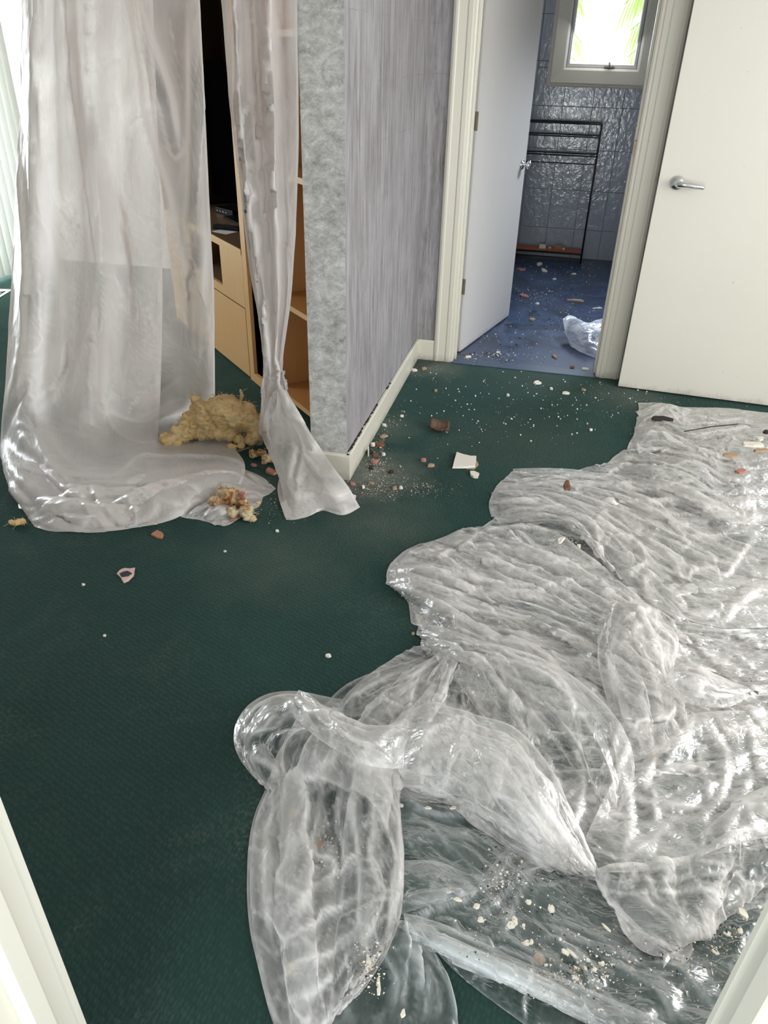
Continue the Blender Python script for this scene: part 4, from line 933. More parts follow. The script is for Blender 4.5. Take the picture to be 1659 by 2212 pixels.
heap = film('drop_sheet', pile, M_film_pile, label='large crumpled heap of milky plastic drop sheet spread across the right of the carpet', cat='plastic sheet')

flat = []
FC = [
 [(860,1690,.02),(1000,1725,.02),(1150,1815,.02),(1300,1880,.02),(1450,1880,.02),(1960,1790,.02)],
 [(864,1800,.01),(1000,1820,.03),(1120,1870,.02),(1300,1950,.02),(1500,1990,.01),(1960,1950,.01)],
 [(862,1900,.01),(1000,1930,.02),(1150,1970,.02),(1300,2040,.02),(1500,2090,.01),(1960,2060,.01)],
 [(868,1975,.02),(1000,2030,.02),(1150,2090,.01),(1300,2150,.01),(1500,2230,.01),(1900,2300,.01)],
 [(900,2010,.01),(1000,2110,.01),(1120,2200,.01),(1260,2290,.01),(1500,2400,.01),(1800,2480,.01)]]
flat.append(drape(FC, CELL, 1.02, 1.18, 201, amp=0.012, hmax=0.12, crests=KF))
HB = [
 [(872,1962,.03),(960,1988,.03),(1100,2052,.04),(1250,2112,.04),(1400,2180,.03),(1520,2250,.02)],
 [(885,1985,.06),(960,2018,.06),(1090,2080,.06),(1235,2142,.06),(1370,2205,.05),(1480,2270,.03)],
 [(905,2025,.01),(990,2070,.01),(1120,2130,.01),(1250,2185,.01),(1370,2250,.01),(1450,2310,.01)]]
flat.append(drape(HB, CELL*.9, 1.04, 1.3, 211, amp=0.012, hmax=0.12, hold=0.03, crests=KF)); flat.append(drape(HB, CELL*.9, 1.04, 1.3, 212, amp=0.012, lift=-.01, hmax=0.02, hold=0.03, crests=KF))
KL = [
 [(858,1975,.04),(800,2100,.02),(690,2270,.01)],
 [(872,1975,.06),(860,2070,.04),(800,2280,.01)],
 [(885,1980,.05),(910,2060,.04),(900,2290,.02)],
 [(898,1990,.02),(952,2062,.01),(984,2140,.01),(1000,2300,.01)]]
flat.append(drape(KL, CELL, 1.05, 1.35, 221, amp=0.015, hmax=0.12, crests=KF))
WD = [   # limp wedge fold pointing at the tongue
 [(868,1850,.04),(950,1850,.04),(1040,1890,.03),(1130,1800,.02)],
 [(868,1900,.04),(950,1900,.06),(1050,1900,.03),(1150,1830,.02)],
 [(868,1965,.02),(950,1935,.03),(1060,1910,.02),(1210,1850,.02)]]
flat.append(drape(WD, CELL*.9, 1.02, 1.4, 231, amp=0.015, hmax=0.12, crests=KF))
film('clear_sheet', flat, M_film_clear, label='thin clear plastic sheet lying flat with plaster bits at the bottom of the picture', cat='plastic sheet')

# ------------------------------------------------------------ sheet hanging at the left, from the ceiling down to a puddle on the carpet
def hang(px0, px1, px2, px3, tail, Y0=2.75):
    """vertical run through pixels (px0,0) (px1,300) (px2,600) (px3,850), then the floor tail"""
    top = PY(px0, 0, Y0); s = PY(px1, 300, Y0)-top
    return [('w', top[0]-s[0]*1.6, Y0, 2.38), (px0, 0, 'y', Y0), (px1, 300, 'y', Y0), (px2, 600, 'y', Y0-0.01), (px3, 850, 'y', Y0-0.03)]+tail
_w3 = w3
def w3(q): return np.array(q[1:], float) if q[0] == 'w' else _w3(q)
HR = [
 hang(48, 41, 28, 10, [(2,950,.03),(4,1000,.02),(22,1050,.01),(48,1085,.01)], 2.72),
 hang(85, 80, 72, 50, [(30,960,.10),(20,1010,.07),(35,1055,.06),(52,1105,.01)], 2.68),
 hang(130, 145, 160, 125, [(70,960,.12),(55,1030,.09),(70,1075,.05),(75,1128,.01)], 2.82),
 hang(190, 200, 215, 190, [(150,950,.10),(130,1030,.08),(120,1085,.06),(115,1146,.01)], 2.79),
 hang(250, 255, 260, 240, [(215,940,.08),(200,1020,.08),(190,1085,.05),(200,1146,.01)], 2.90),
 hang(310, 310, 315, 310, [(290,920,.06),(290,1000,.09),(280,1070,.06),(290,1138,.01)], 2.93),
 hang(370, 378, 390, 385, [(365,900,.05),(350,950,.04),(360,1040,.09),(360,1125,.01)], 3.04),
 hang(405, 420, 435, 436, [(432,880,.03),(425,940,.01),(450,1020,.08),(420,1090,.01)], 3.08),
 hang(431, 447, 461, 464, [(463,868,.02),(480,930,.01),(530,1000,.05),(500,1080,.01)], 3.14)]
sh = [drape(HR, 0.010, 1.0, 1.08, 301, amp=0.03, grav=0.0004, hold=0.03, holdz=0.03, hmax=0.12, iters=(100, 50, 20), pin=(0, 0, 1, 0), micro=0.4, crease=0.5, hzk=0.7, facet=0.12, crests=[(KH, (0, 2)), (KPD, (0, 1))], ch=0.045, cw=0.05)]
R1 = [   # inner layer of the doubled sheet
 hang(60, 55, 45, 40, [(60,950,.03),(80,1000,.02),(100,1050,.01)], 2.80),
 hang(160, 170, 170, 150, [(150,970,.04),(150,1020,.03),(150,1080,.01)], 2.84),
 hang(260, 260, 265, 260, [(260,940,.05),(260,1010,.03),(250,1080,.01)], 3.0),
 hang(330, 340, 350, 345, [(340,940,.05),(340,990,.03),(340,1060,.01)], 3.1)]
sh.append(drape(R1, 0.014, 1.0, 1.06, 302, amp=0.03, grav=0.0004, micro=0.3, crease=0.5, facet=0.2, hold=0.02, holdz=0.02, hmax=0.12, iters=(100, 50, 30), pin=(0, 0, 1, 0)))
RP = [   # rumpled edge lying towards the camera, with its right lobe
 [(205,1060,.05),(300,1020,.10),(400,1000,.09),(500,990,.06),(550,1012,.04),(588,1050,.01)],
 [(200,1085,.05),(300,1050,.10),(400,1030,.10),(500,1025,.07),(550,1035,.04),(584,1062,.01)],
 [(200,1110,.04),(300,1085,.06),(400,1060,.07),(480,1052,.05),(540,1055,.03),(572,1068,.01)],
 [(200,1140,.01),(300,1132,.01),(380,1108,.01),(420,1085,.01),(480,1078,.01),(530,1072,.01)]]
sh.append(drape(RP, CELL, 1.05, 1.3, 311, amp=0.02, hmax=0.12, crests=KPD))
RQ = [
 [(66,1000,.05),(130,1000,.08),(230,1010,.08),(330,1010,.08)],
 [(50,1050,.03),(110,1050,.09),(220,1055,.09),(330,1040,.08)],
 [(62,1085,.02),(110,1085,.07),(220,1095,.07),(340,1085,.05)],
 [(70,1122,.01),(120,1142,.01),(210,1147,.01),(335,1132,.01)]]
sh.append(drape(RQ, CELL, 1.08, 1.3, 312, amp=0.02, hmax=0.12, crests=KPD))
RS = [
 [(395,1100,.01),(430,1060,.04),(500,1060,.05),(560,1040,.02)],
 [(400,1108,.02),(440,1085,.06),(500,1085,.06),(555,1065,.01)],
 [(430,1112,.01),(470,1112,.03),(500,1115,.02),(545,1090,.01)],
 [(470,1132,.005),(485,1137,.005),(500,1130,.005),(520,1110,.005)]]
sh.append(drape(RS, CELL, 1.05, 1.3, 313, amp=0.015, hmax=0.12, crests=KPD))
film('hanging_sheet', sh, M_film_hang, label='wide milky plastic sheet hanging from the ceiling at left, its hem puddled on the carpet', cat='plastic sheet')
bk = [drape([
 [(325,960,.01),(400,940,.02),(480,930,.02),(565,925,.01)],
 [(330,972,.01),(400,965,.02),(480,955,.02),(566,940,.01)],
 [(360,990,.01),(420,985,.02),(500,975,.02),(560,958,.01)]], CELL, 1.04, 1.15, 321, amp=0.01, hmax=0.02)]
film('sheet_scrap', bk, M_film_clear, label='grey clear plastic lying flat under the yellow insulation', cat='plastic sheet')

# ------------------------------------------------------------ narrow strip hanging against the pier
def strip(x0, x1, x2, x3, tail, Y0=2.72):
    top = PY(x0, 0, Y0); s = PY(x1, 300, Y0)-top
    return [('w', top[0]-s[0]*1.6, Y0, 2.38), (x0, 0, 'y', Y0), (x1, 300, 'y', Y0), (x2, 600, 'y', Y0), (x3, 800, 'y', Y0)]+tail
ST = [
 strip(479, 506, 546, 572, [(562,900,'y',2.70),(566,940,.08),(600,1010,.06),(612,1060,.03),(620,1118,.01)], 2.72),
 strip(505, 525, 558, 584, [(582,900,'y',2.62),(590,950,.16),(620,1020,.09),(635,1070,.05),(640,1120,.01)], 2.66),
 strip(540, 555, 585, 600, [(600,900,'y',2.60),(612,950,.18),(640,1020,.10),(655,1070,.05),(662,1112,.01)], 2.73),
 strip(575, 590, 600, 598, [(618,900,'y',2.58),(640,960,.17),(670,1030,.10),(685,1070,.05),(700,1098,.01)], 2.66),
 strip(610, 612, 618, 603, [(640,900,'y',2.56),(672,970,.17),(700,1030,.12),(725,1070,.07),(742,1110,.01)], 2.71),
 strip(641, 645, 632, 612, [(655,900,'y',2.58),(690,960,.18),(725,1010,.14),(755,1050,.08),(778,1092,.01)], 2.67)]
s2 = [drape(ST, 0.010, 1.0, 1.08, 401, amp=0.02, grav=0.0005, hold=0.05, holdz=0.04, hmax=0.12, iters=(100, 50, 20), pin=(0, 0, 1, 0), micro=0.5, crease=0.6, facet=0.3, crests=KS, dims=(0, 2), ch=0.03, cw=0.04)]
SB = [
 [(600,1020,.02),(660,1030,.05),(720,1040,.07),(760,1060,.03)],
 [(612,1070,.01),(670,1080,.04),(700,1075,.04),(760,1085,.03)],
 [(622,1120,.005),(665,1118,.005),(700,1096,.005),(745,1108,.005)]]
s2.append(drape(SB, CELL, 1.05, 1.2, 402, amp=0.015, hmax=0.12))
film('hanging_strip', s2, M_film_hang, label='narrow twisted strip of plastic sheet hanging beside the wallpapered pier', cat='plastic sheet')
TB = [
 [(1219,690,.12),(1235,678,.14),(1262,700,.10),(1290,690,.12),(1360,680,.10)],
 [(1222,715,.08),(1250,705,.13),(1285,705,.14),(1360,700,.12)],
 [(1228,735,.02),(1260,735,.08),(1300,735,.08),(1370,735,.06)],
 [(1235,748,.01),(1260,762,.01),(1300,775,.01),(1380,785,.01)]]
film('plastic_bundle', [drape(TB, 0.012, 1.05, 1.15, 501, amp=0.02, grav=0.0002, hold=0.05, holdz=0.06, hmax=0.12)], M_film_blue, label='small bluish bundle of crumpled plastic on the toilet floor behind the right jamb', cat='plastic sheet')

# ------------------------------------------------------------ glass wool, rubble and crumbs
from mathutils import noise as mnoise
def remeshed(bm, voxel):
    me = bpy.data.meshes.new('tmp'); bm.to_mesh(me); bm.free(); o = bpy.data.objects.new('tmp', me); C.objects.link(o)
    md = o.modifiers.new('r', 'REMESH'); md.mode = 'VOXEL'; md.voxel_size = voxel
    dg = bpy.context.evaluated_depsgraph_get(); m2 = bpy.data.meshes.new_from_object(o.evaluated_get(dg))
    bpy.data.objects.remove(o); bpy.data.meshes.remove(me); return m2
def wool(name, blobs, mat, voxel, amp, label, cat, fib=60, seed=1, group=None):
    bm = bmesh.new(); cen = []
    for px, py, h, rx, ry, rz in blobs:
        c = P(px, py, h); cen.append(c)
        bmesh.ops.create_icosphere(bm, subdivisions=3, radius=1, matrix=Matrix.Translation(c) @ Matrix.Diagonal((rx, ry, rz, 1)))
    me = remeshed(bm, voxel); n = len(me.vertices); co = np.empty(n*3, 'f'); me.vertices.foreach_get('co', co); co = co.reshape(-1, 3)
    nr = np.empty(n*3, 'f'); me.vertices.foreach_get('normal', nr); nr = nr.reshape(-1, 3)
    d = np.array([mnoise.turbulence(Vector((v[0]*11, v[1]*11, v[2]*20))+Vector((seed, 0, 0)), 4, True, noise_basis='PERLIN_ORIGINAL', amplitude_scale=0.55, frequency_scale=2.1) for v in co])
    d2 = np.array([mnoise.noise(Vector(v)*70+Vector((0, seed, 0))) for v in co])
    d3 = np.array([1-abs(mnoise.noise(Vector((v[0]*30+v[2]*18, v[1]*55+v[0]*20, v[2]*90))))*2.2 for v in co]); d2 = d2+0.9*d3
    co += nr*((d-d.mean())*amp*1.7+d2*amp*0.22)[:, None]; co[:, 2] = np.maximum(co[:, 2], 0.004)
    me.vertices.foreach_set('co', co.ravel()); me.update()
    root = np.array(cen).mean(0); e = empty(name, (root[0], root[1], 0), label=label)
    e['category'] = cat
    if group: e['group'] = group
    link('wool_mass', me, mat, e, True)
    if fib:
        fb = bmesh.new(); rd = random.Random(seed)
        for i in range(fib):
            k = rd.randrange(n); p0 = Vector(co[k]); dr = (Vector(nr[k])+Vector((rd.uniform(-1, 1), rd.uniform(-1, 1), rd.uniform(-.3, 1)))*0.8).normalized()
            L = rd.uniform(0.015, 0.045)*amp/0.02; bend = Vector((rd.uniform(-1, 1), rd.uniform(-1, 1), -0.3))*L*0.5
            pts = [p0-dr*0.004, p0+dr*L*0.5+bend*0.2, p0+dr*L+bend]
            if min(q.z for q in pts) < 0.004: continue
            tube(fb, pts, [0.0011, 0.0008, 0.0004], 4)
        bmobj('loose_fibres', fb, mat, e, kind='stuff')
    return e
wool('insulation_clump', [(368,952,.03,.055,.035,.028),(392,938,.045,.055,.04,.038),(418,918,.07,.07,.055,.060),(450,900,.11,.085,.07,.075),(488,893,.14,.10,.07,.075),(522,898,.12,.08,.06,.065),(545,914,.085,.055,.05,.05),(465,930,.06,.085,.045,.045),(546,946,.035,.028,.04,.032),(500,938,.045,.035,.04,.03),(490,866,.19,.06,.03,.030),(521,856,.225,.010,.010,.034),(425,876,.15,.024,.02,.05),(556,925,.06,.025,.03,.03),(440,935,.04,.05,.035,.03),(470,880,.16,.06,.04,.04)],
     M_wool, 0.0055, 0.015, 'large torn clump of yellow glass wool insulation between the hanging sheets', 'insulation', 420, 2)
wool('insulation_tuft', [(515,950,.030,.026,.020,.022),(502,965,.018,.022,.018,.016),(520,962,.015,.018,.016,.014)], M_wool, 0.0045, 0.010, 'small yellow wool tuft lying just below the big insulation clump', 'insulation', 25, 3)
wool('insulation_clump', [(470,1083,.035,.035,.03,.028),(492,1074,.050,.045,.035,.035),(515,1078,.045,.035,.03,.032),(500,1105,.025,.03,.025,.024),(532,1103,.030,.028,.032,.028),(538,1118,.016,.026,.02,.014),(480,1062,.05,.014,.012,.02)],
     M_wool2, 0.0045, 0.012, 'cream and rust coloured wool clump with flakes in front of the puddled sheet', 'insulation', 160, 4)
wool('insulation_tuft', [(30,1130,.014,.022,.014,.012),(46,1127,.012,.020,.014,.010)], M_wool, 0.004, 0.008, 'little tan wool tuft at the left edge of the picture by the puddled hem', 'insulation', 15, 5)
wool('insulation_tuft', [(548,982,.02,.022,.02,.018),(566,978,.022,.025,.018,.018),(578,990,.02,.022,.02,.018)], M_wool2, 0.004, 0.010, 'browned wool tuft on the carpet between the sheet lobe and the strip', 'insulation', 25, 6)
wool('insulation_tuft', [(558,1086,.006,.012,.009,.006)], M_wool, 0.003, 0.004, 'tiny wool crumb right of the cream and rust clump', 'insulation', 0, 7)

def chip_mesh(w, d, h, seed, n=9, curl=0.0):
    rd = random.Random(seed); bm = bmesh.new(); lo, hi = [], []
    for k in range(n):
        a = 2*math.pi*(k+rd.uniform(-.28, .28))/n; r = rd.uniform(0.78, 1.12)
        sq = 1/max(abs(math.cos(a)), abs(math.sin(a)))**0.5
        x, y = math.cos(a)*w/2*r*sq, math.sin(a)*d/2*r*sq; lf = curl*((x/(w/2))**2)
        lo.append(bm.verts.new((x, y, lf))); hi.append(bm.verts.new((x*rd.uniform(.78, .98), y*rd.uniform(.78, .98), lf+h*rd.uniform(.7, 1.1))))
    bm.faces.new(lo[::-1]); c = bm.verts.new((0, 0, h*1.0+curl*0.1))
    for k in range(n):
        bm.faces.new((lo[k], lo[(k+1) % n], hi[(k+1) % n], hi[k])); bm.faces.new((hi[k], hi[(k+1) % n], c))
    me = bpy.data.meshes.new('chip'); bm.to_mesh(me); bm.free(); return me
def chip(name, px, py, wpx, asp, h, mat, label, cat, seed=1, n=9, rot=0.0, z=0.001, curl=0.0, tilt=0.0, group=None, name2=None):
    c = P(px, py, z); w = np.linalg.norm(P(px+wpx/2, py, z)-P(px-wpx/2, py, z))
    me = chip_mesh(w, w*asp, h, seed, n, curl); me.name = name
    o = link(name, me, mat, None, False, label=label, cat=cat, group=group)
    o.location = c; o.rotation_euler = (tilt, 0, rot); return o
def flat_piece(name, px, h, mat, label, cat, z=0.001, parent=None, sides=None):
    """a flat broken piece whose corners are given as photo pixels on the floor"""
    bm = bmesh.new(); rd = random.Random(len(px)*7+int(px[0][0])); q = []
    for (a, b), (c, d) in zip(px, px[1:]+px[:1]):
        q.append((a, b)); q.append(((a+c)/2+rd.uniform(-.7, .7), (b+d)/2+rd.uniform(-.5, .5)))
    lo = [bm.verts.new(P(x, y, z)) for x, y in q]; cx = sum((v.co for v in lo), Vector())/len(lo)
    hi = [bm.verts.new(cx+(v.co-cx)*0.97+Vector((0, 0, h))) for v in lo]; n = len(q)
    bm.faces.new(lo[::-1]); bm.faces.new(hi)
    for k in range(n): bm.faces.new((lo[k], lo[(k+1) % n], hi[(k+1) % n], hi[k]))
    o = bmobj(name, bm, mat, parent)
    return tag(o, label, cat)
flat_piece('plasterboard_piece', [(986, 979), (1000, 984), (1017, 988), (1029, 988), (1026, 1010), (1002, 1012), (977, 1012)], 0.009, M_plasterface, 'largest white plasterboard piece, squarish, on the carpet right of the pier corner', 'plaster', 0.005)
flat_piece('plasterboard_backing', [(1010, 995), (1028, 994), (1034, 1004), (1024, 1015), (1006, 1013)], 0.004, M_tan, 'torn tan paper backing poking out from under the white plasterboard piece', 'plaster')
flat_piece('plaster_chunk', [(1015, 1021), (1024, 1021), (1035, 1026), (1032, 1034), (1023, 1033), (1016, 1028)], 0.010, M_plasterface, 'small white plaster lump just below the big plasterboard piece', 'plaster')
chip('rubble_lump', 915, 996, 13, 0.8, 0.012, M_pinkrub, 'small pink rubble lump on open carpet left of the plasterboard piece', 'rubble', 9, 7)
chip('rubble_lump', 931, 1007, 18, 0.6, 0.010, M_tan, 'tan and cream rubble flake beside the small pink lump', 'rubble', 10, 7, 0.5)
# curled brown shard
sh_c = P(948, 932, 0.0); bm = bmesh.new(); G_ = []
for i in range(13):
    t = i/12-0.5; row = []
    for j in range(7):
        s = j/6-0.5; wd = 0.036*(1-1.5*t*t*1.2)
        x = t*0.098; y = s*wd*1.5+0.006*math.sin(i*2.1)*abs(s); z = 0.006+0.036*(abs(s)*2)**1.6*(1.25 if s > 0 else 0.6)+0.010*(abs(t)*2)**2
        row.append((x, y, z))
    G_.append(row)
A = [[bm.verts.new(q) for q in r] for r in G_]; B = [[bm.verts.new((q[0], q[1], q[2]-0.004)) for q in r] for r in G_]
for i in range(12):
    for j in range(6): bm.faces.new((A[i][j], A[i+1][j], A[i+1][j+1], A[i][j+1])); bm.faces.new((B[i][j], B[i][j+1], B[i+1][j+1], B[i+1][j]))
for i in range(12):
    for j in (0, 6): bm.faces.new((A[i][j], A[i+1][j], B[i+1][j], B[i][j]))
for j in range(6):
    for i in (0, 12): bm.faces.new((A[i][j], A[i][j+1], B[i][j+1], B[i][j]))
o = bmobj('curled_shard', bm, M_rust, None, True, label='curled brown shard lying hollow side up on open carpet', cat='shard'); o.location = sh_c; o.rotation_euler = (0.1, 0, -0.15); o.data.materials[0] = M_shard
# pink card with a printed picture
c0 = P(272, 1242, 0.001); cr_ = empty('torn_card', tuple(c0), label='torn pinkish card with a dark printed picture lying on the dark carpet')
cr_['category'] = 'card'
flat_piece('card', [(252, 1240), (259, 1232), (268, 1228), (280, 1229), (292, 1227), (290, 1242), (278, 1252), (268, 1258), (262, 1250)], 0.003, M_pink, None, None, 0.002, cr_)
flat_piece('folded_corner', [(262, 1252), (290, 1244), (278, 1256), (268, 1260)], 0.001, M_pink, None, None, 0.001, cr_)
flat_piece('printed_picture', [(258, 1239), (266, 1235), (276, 1233), (286, 1239), (277, 1245), (263, 1247)], 0.0008, M_ink, 'black printed picture', None, 0.0052, cr_)
flat_piece('terracotta_flake', [(326, 1157), (332, 1152), (340, 1147), (350, 1152), (354, 1157), (350, 1165), (338, 1163)], 0.006, M_terra, 'orange brown flake on the carpet in front of the puddled hem', 'flake')
chip('terracotta_flake', 588, 1022, 34, 0.6, 0.012, M_terra, 'larger orange brown flake beside the foot of the hanging strip', 'flake', 15, 7, -0.4, curl=0.006)
chip('terracotta_flake', 505, 1120, 20, 1.1, 0.004, M_terra, 'orange brown flake under the front of the cream wool clump', 'flake', 16, 6, 0.4, z=0.006)
chip('terracotta_flake', 571, 1000, 16, 0.8, 0.014, M_terra, 'small upright orange flake below the browned wool tuft', 'flake', 17, 6, 0.9)
chip('rubble_lump', 523, 1072, 20, 0.7, 0.016, M_pinkrub, 'pink lump resting on top of the cream and rust clump', 'rubble', 18, 7, z=0.075)
chip('rubble_lump', 548, 1006, 14, 0.7, 0.010, M_pinkrub, 'pink rubble lump left of the larger orange flake', 'rubble', 19, 7)
chip('dark_crumb', 600, 998, 14, 0.7, 0.008, M_dark, 'black crumb touching the twisted strip near its foot', 'crumb', 20, 6)
for i, (px, py, w, lab) in enumerate(((180, 1264, 8, 'lone white pebble of plaster left of the torn pink card'), (226, 1374, 8, 'lone white plaster crumb far below the torn pink card'), (599, 1148, 10, 'white plaster pebble below the foot of the hanging strip'),
        (892, 1370, 8, 'tan crumb on the carpet left of the pinched middle of the heap'), (486, 1192, 6, 'tiny white crumb in the middle of the dark carpet'), (709, 1418, 14, 'white powdery fleck above the clear collar of the heap'))):
    chip('plaster_pebble', px, py, w, 0.85, 0.006, M_plasterface if i != 3 else M_tan, lab, 'crumb', 30+i, 7)
for i, (px, py, w, m, lab) in enumerate(((1223, 850, 17, M_plasterface, 'plump white plaster lump on carpet just outside the toilet door'), (1161, 828, 17, M_plasterface, 'white plaster lump nearest the threshold, left of the plump one'),
        (1097, 855, 9, M_plasterface, 'white pebble in the carpet below the toilet door leaf'), (1191, 841, 8, M_plasterface, 'white pebble between the two larger plaster lumps'), (1260, 843, 10, M_tan, 'tan pebble close to the right door casing'),
        (895, 801, 14, M_plasterface, 'white chunk in the corner where the baseboards meet'), (916, 797, 14, M_tan, 'cream chunk right of the white one in the baseboard corner'), (941, 845, 9, M_tan, 'tan pebble below the baseboard corner'),
        (1276, 930, 8, M_plasterface, 'white pebble on carpet above the oval fold of the heap'), (868, 900, 8, M_plasterface, 'white pebble right of the long hallway baseboard'))):
    chip('plaster_lump', px, py, w, 0.8, 0.010, m, lab, 'plaster', 50+i, 7, i*0.7)
for i, (px, py, w, m, asp, lab) in enumerate(((808, 998, 20, M_pinkrub, 0.7, 'oval pink lump against the hallway baseboard near the pier corner'), (761, 1047, 13, M_pinkrub, 0.9, 'dark red lump at the tip of the pier baseboard'), (785, 1054, 8, M_plasterface, 0.8, 'white crumb right of the dark red lump'),
        (802, 1045, 12, M_tan, 0.8, 'yellowish wedge shard right of the pier corner'), (845, 1021, 14, M_dark, 0.7, 'dark curled scrap on the dusty patch'), (852, 1056, 14, M_tan, 0.7, 'cream flake on the front edge of the dusty patch'),
        (866, 1055, 10, M_plasterface, 0.8, 'white flake right of the cream one on the dusty patch'), (820, 962, 24, M_rust, 0.9, 'rust brown crumbly lump against the hallway baseboard'), (829, 944, 24, M_tan, 0.5, 'pale splinter on top of the rust brown lump'),
        (806, 962, 14, M_plasterface, 0.9, 'white chip wedged against the baseboard left of the rust lump'), (829, 983, 9, M_plasterface, 0.9, 'small white square crumb right of the rust lump'), (800, 978, 16, M_dark, 0.8, 'grey black lump between the white chip and the oval pink lump'),
        (812, 985, 18, M_rust, 0.6, 'brown curled flake above the oval pink lump'), (801, 1012, 15, M_dark, 0.8, 'charred curl below the oval pink lump'), (830, 920, 9, M_plasterface, 0.8, 'white pointed chip farthest along the hallway baseboard'))):
    chip('rubble_lump', px, py, w, asp, 0.011 if m != M_tan else 0.008, m, lab, 'rubble', 70+i, 7, i*0.9)
# splinter standing against the skirting
boxobj('plaster_splinter', (-0.002, 0.002, -0.004, 0.004, 0, 0.05), M_plasterface, None, 0.0, rot=Matrix.Translation(P(796, 985, 0)) @ Matrix.Rotation(0.12, 4, 'X'), label='white splinter standing upright against the hallway baseboard', cat='splinter')

# flyer at the far left
fl = P(0, 641, 0.001); fy = empty('paper_flyer', tuple(fl), label='white printed flyer on the carpet at the far left edge', cat='paper')
FA = [P(-70, 668, .003), P(-60, 622, .003), P(28, 625, .003), P(-2, 643, .003)]
bm = bmesh.new(); a_ = [bm.verts.new(q-np.array([0, 0, .0015])) for q in FA]; b_ = [bm.verts.new(q) for q in FA]; bm.faces.new(b_); bm.faces.new(a_[::-1])
for k in range(4): bm.faces.new((a_[k], a_[(k+1) % 4], b_[(k+1) % 4], b_[k]))
bmobj('sheet', bm, M_paper, fy)
bm = bmesh.new()
for q in ([(-40, 634), (10, 629), (12, 631), (-40, 637)], [(8, 629), (12, 629), (0, 637), (-4, 637)], [(-30, 641), (0, 636), (-2, 638), (-30, 644)]):
    bm.faces.new([bm.verts.new(P(x, y, 0.0036)) for x, y in q])
bmobj('printing', bm, M_ink, fy, label='black printed lines')

# flakes and splinters lying on the clear sheet (near the camera)
fk = [(796,2077,15,2.6,0.35),(818,2131,12,4.5,0.25),(870,2190,14,1.6,0.1),(989,1944,24,.4,.1),(1029,1958,20,.7,.6),(1038,1988,18,.8,.3),(1103,2000,22,.8,.2),(1142,1949,16,1.0,.1),(1191,1963,20,1.3,.4),(1113,1993,14,1.2,.8),(1137,2038,16,.8,.2),(1148,2035,12,1,.5),
      (1221,2057,26,.5,-.5),(1241,2112,14,.8,.2),(866,1741,14,.8,.3),(925,1746,22,.3,.1),(979,1746,16,.4,.5),(1571,2018,20,.7,.2),(1598,2012,18,.7,.9),(1545,2056,22,.6,-.3),(1605,1972,34,.6,-.7),(1521,2098,12,.8,.3),(1110,1988,16,1.4,.5),(1235,2060,40,.22,-.6),(1310,2005,30,.2,-.7),(1245,2116,10,1,.1),(1140,2036,18,.7,.1),
      (1131,2000,9,1,.3),(1270,2075,12,.7,.2),(1300,2083,14,.8,.9),(1284,2096,16,.6,.3),(1265,2092,9,.9,.1),(1210,2030,9,.8,.1),(1180,2085,12,.5,.4),(1095,1885,8,.8,.2),(1127,1862,7,.9,.5),(1085,1905,10,.7,.5),(1120,1890,6,1,.1),(1460,2150,10,.8,.3),(1640,1960,12,.8,.2)]
def fk_zone(x, y):
    if y < 1800: return 'just under the glossy arch of the heap'
    if x < 900: return 'in the narrow clear lobe at the bottom left'
    if x > 1430: return 'beside the right foreground door jamb'
    if y < 1925: return 'in the dark slit below the glossy arch'
    if y < 2015: return 'on the upper half of the flat clear sheet'
    return 'on the lower half of the flat clear sheet'
ORD = ['leftmost', 'second from left', 'third from left', 'fourth from left', 'fifth from left', 'sixth from left', 'seventh from left', 'eighth from left', 'ninth from left', 'tenth from left', 'eleventh from left', 'twelfth from left', 'thirteenth from left', 'fourteenth from left', 'fifteenth from left', 'sixteenth from left']
fk.sort(); seen = {}
for i, (px, py, w, asp, rt) in enumerate(fk):
    zn = fk_zone(px, py); k = seen.get(zn, 0); seen[zn] = k+1
    chip('plaster_flake', px, py, w*0.9, asp, 0.004, M_plaster, ORD[k]+' cream plaster flake '+zn, 'flake', 200+i, 6, rt, z=0.030, group='cream flakes on the clear sheet')
for i, (px, py, w, lab) in enumerate(((633, 1760, 20, 'blurred tan scrap high in the left tongue of the heap'), (687, 1825, 26, 'largest blurred tan scrap in the middle of the left tongue of the heap'), (628, 2095, 28, 'blurred tan scrap low in the left tongue of the heap'),
        (1415, 1641, 16, 'round cream scrap under the film in the right bowl of the heap'), (1165, 2072, 24, 'tan scrap inside the rolled edge of the clear sheet'))):
    chip('tan_scrap', px, py, w, 1.2, 0.008, M_tan, lab, 'scrap', 300+i, 8, i, z=0.006)
# debris caught in the top right of the heap
for i, (px, py, w, asp, m, lab) in enumerate(((1577, 985, 34, .6, M_tan, 'tan paper flake caught in the top right folds of the heap'), (1625, 962, 50, .4, M_plaster, 'long cream splinter in the top right corner of the heap'), (1645, 975, 40, .3, M_tan, 'tan splinter below the long cream one in the heap'),
      (1600, 1020, 26, .6, M_pinkrub, 'pinkish flake below the tan paper flake in the heap'), (1655, 935, 20, .7, M_dark, 'dark lump at the right edge of the heap top'), (1640, 950, 20, .6, M_plaster, 'cream flake beside the dark lump at the heap top'),
      (1212, 1168, 26, .4, M_plaster, 'cream flakes stuck in the dark hollow of the middle fold'), (1250, 1182, 10, .9, M_plaster, 'small cream crumb right of the hollow of the middle fold'), (1225, 1050, 44, .35, M_rust, 'rust brown strip under the film of the oval fold'))):
    chip('heap_flake', px, py, w, asp, 0.010, m, lab, 'flake', 400+i, 8, 0.2*i, z=0.10 if px > 1300 else 0.115)
bm = bmesh.new(); tube(bm, [P(1478, 932, .080), P(1535, 922, .085), P(1594, 916, .07)], 0.0028, 6)
bmobj('black_stick', bm, M_black, label='thin black stick lying across the top of the heap', cat='stick')
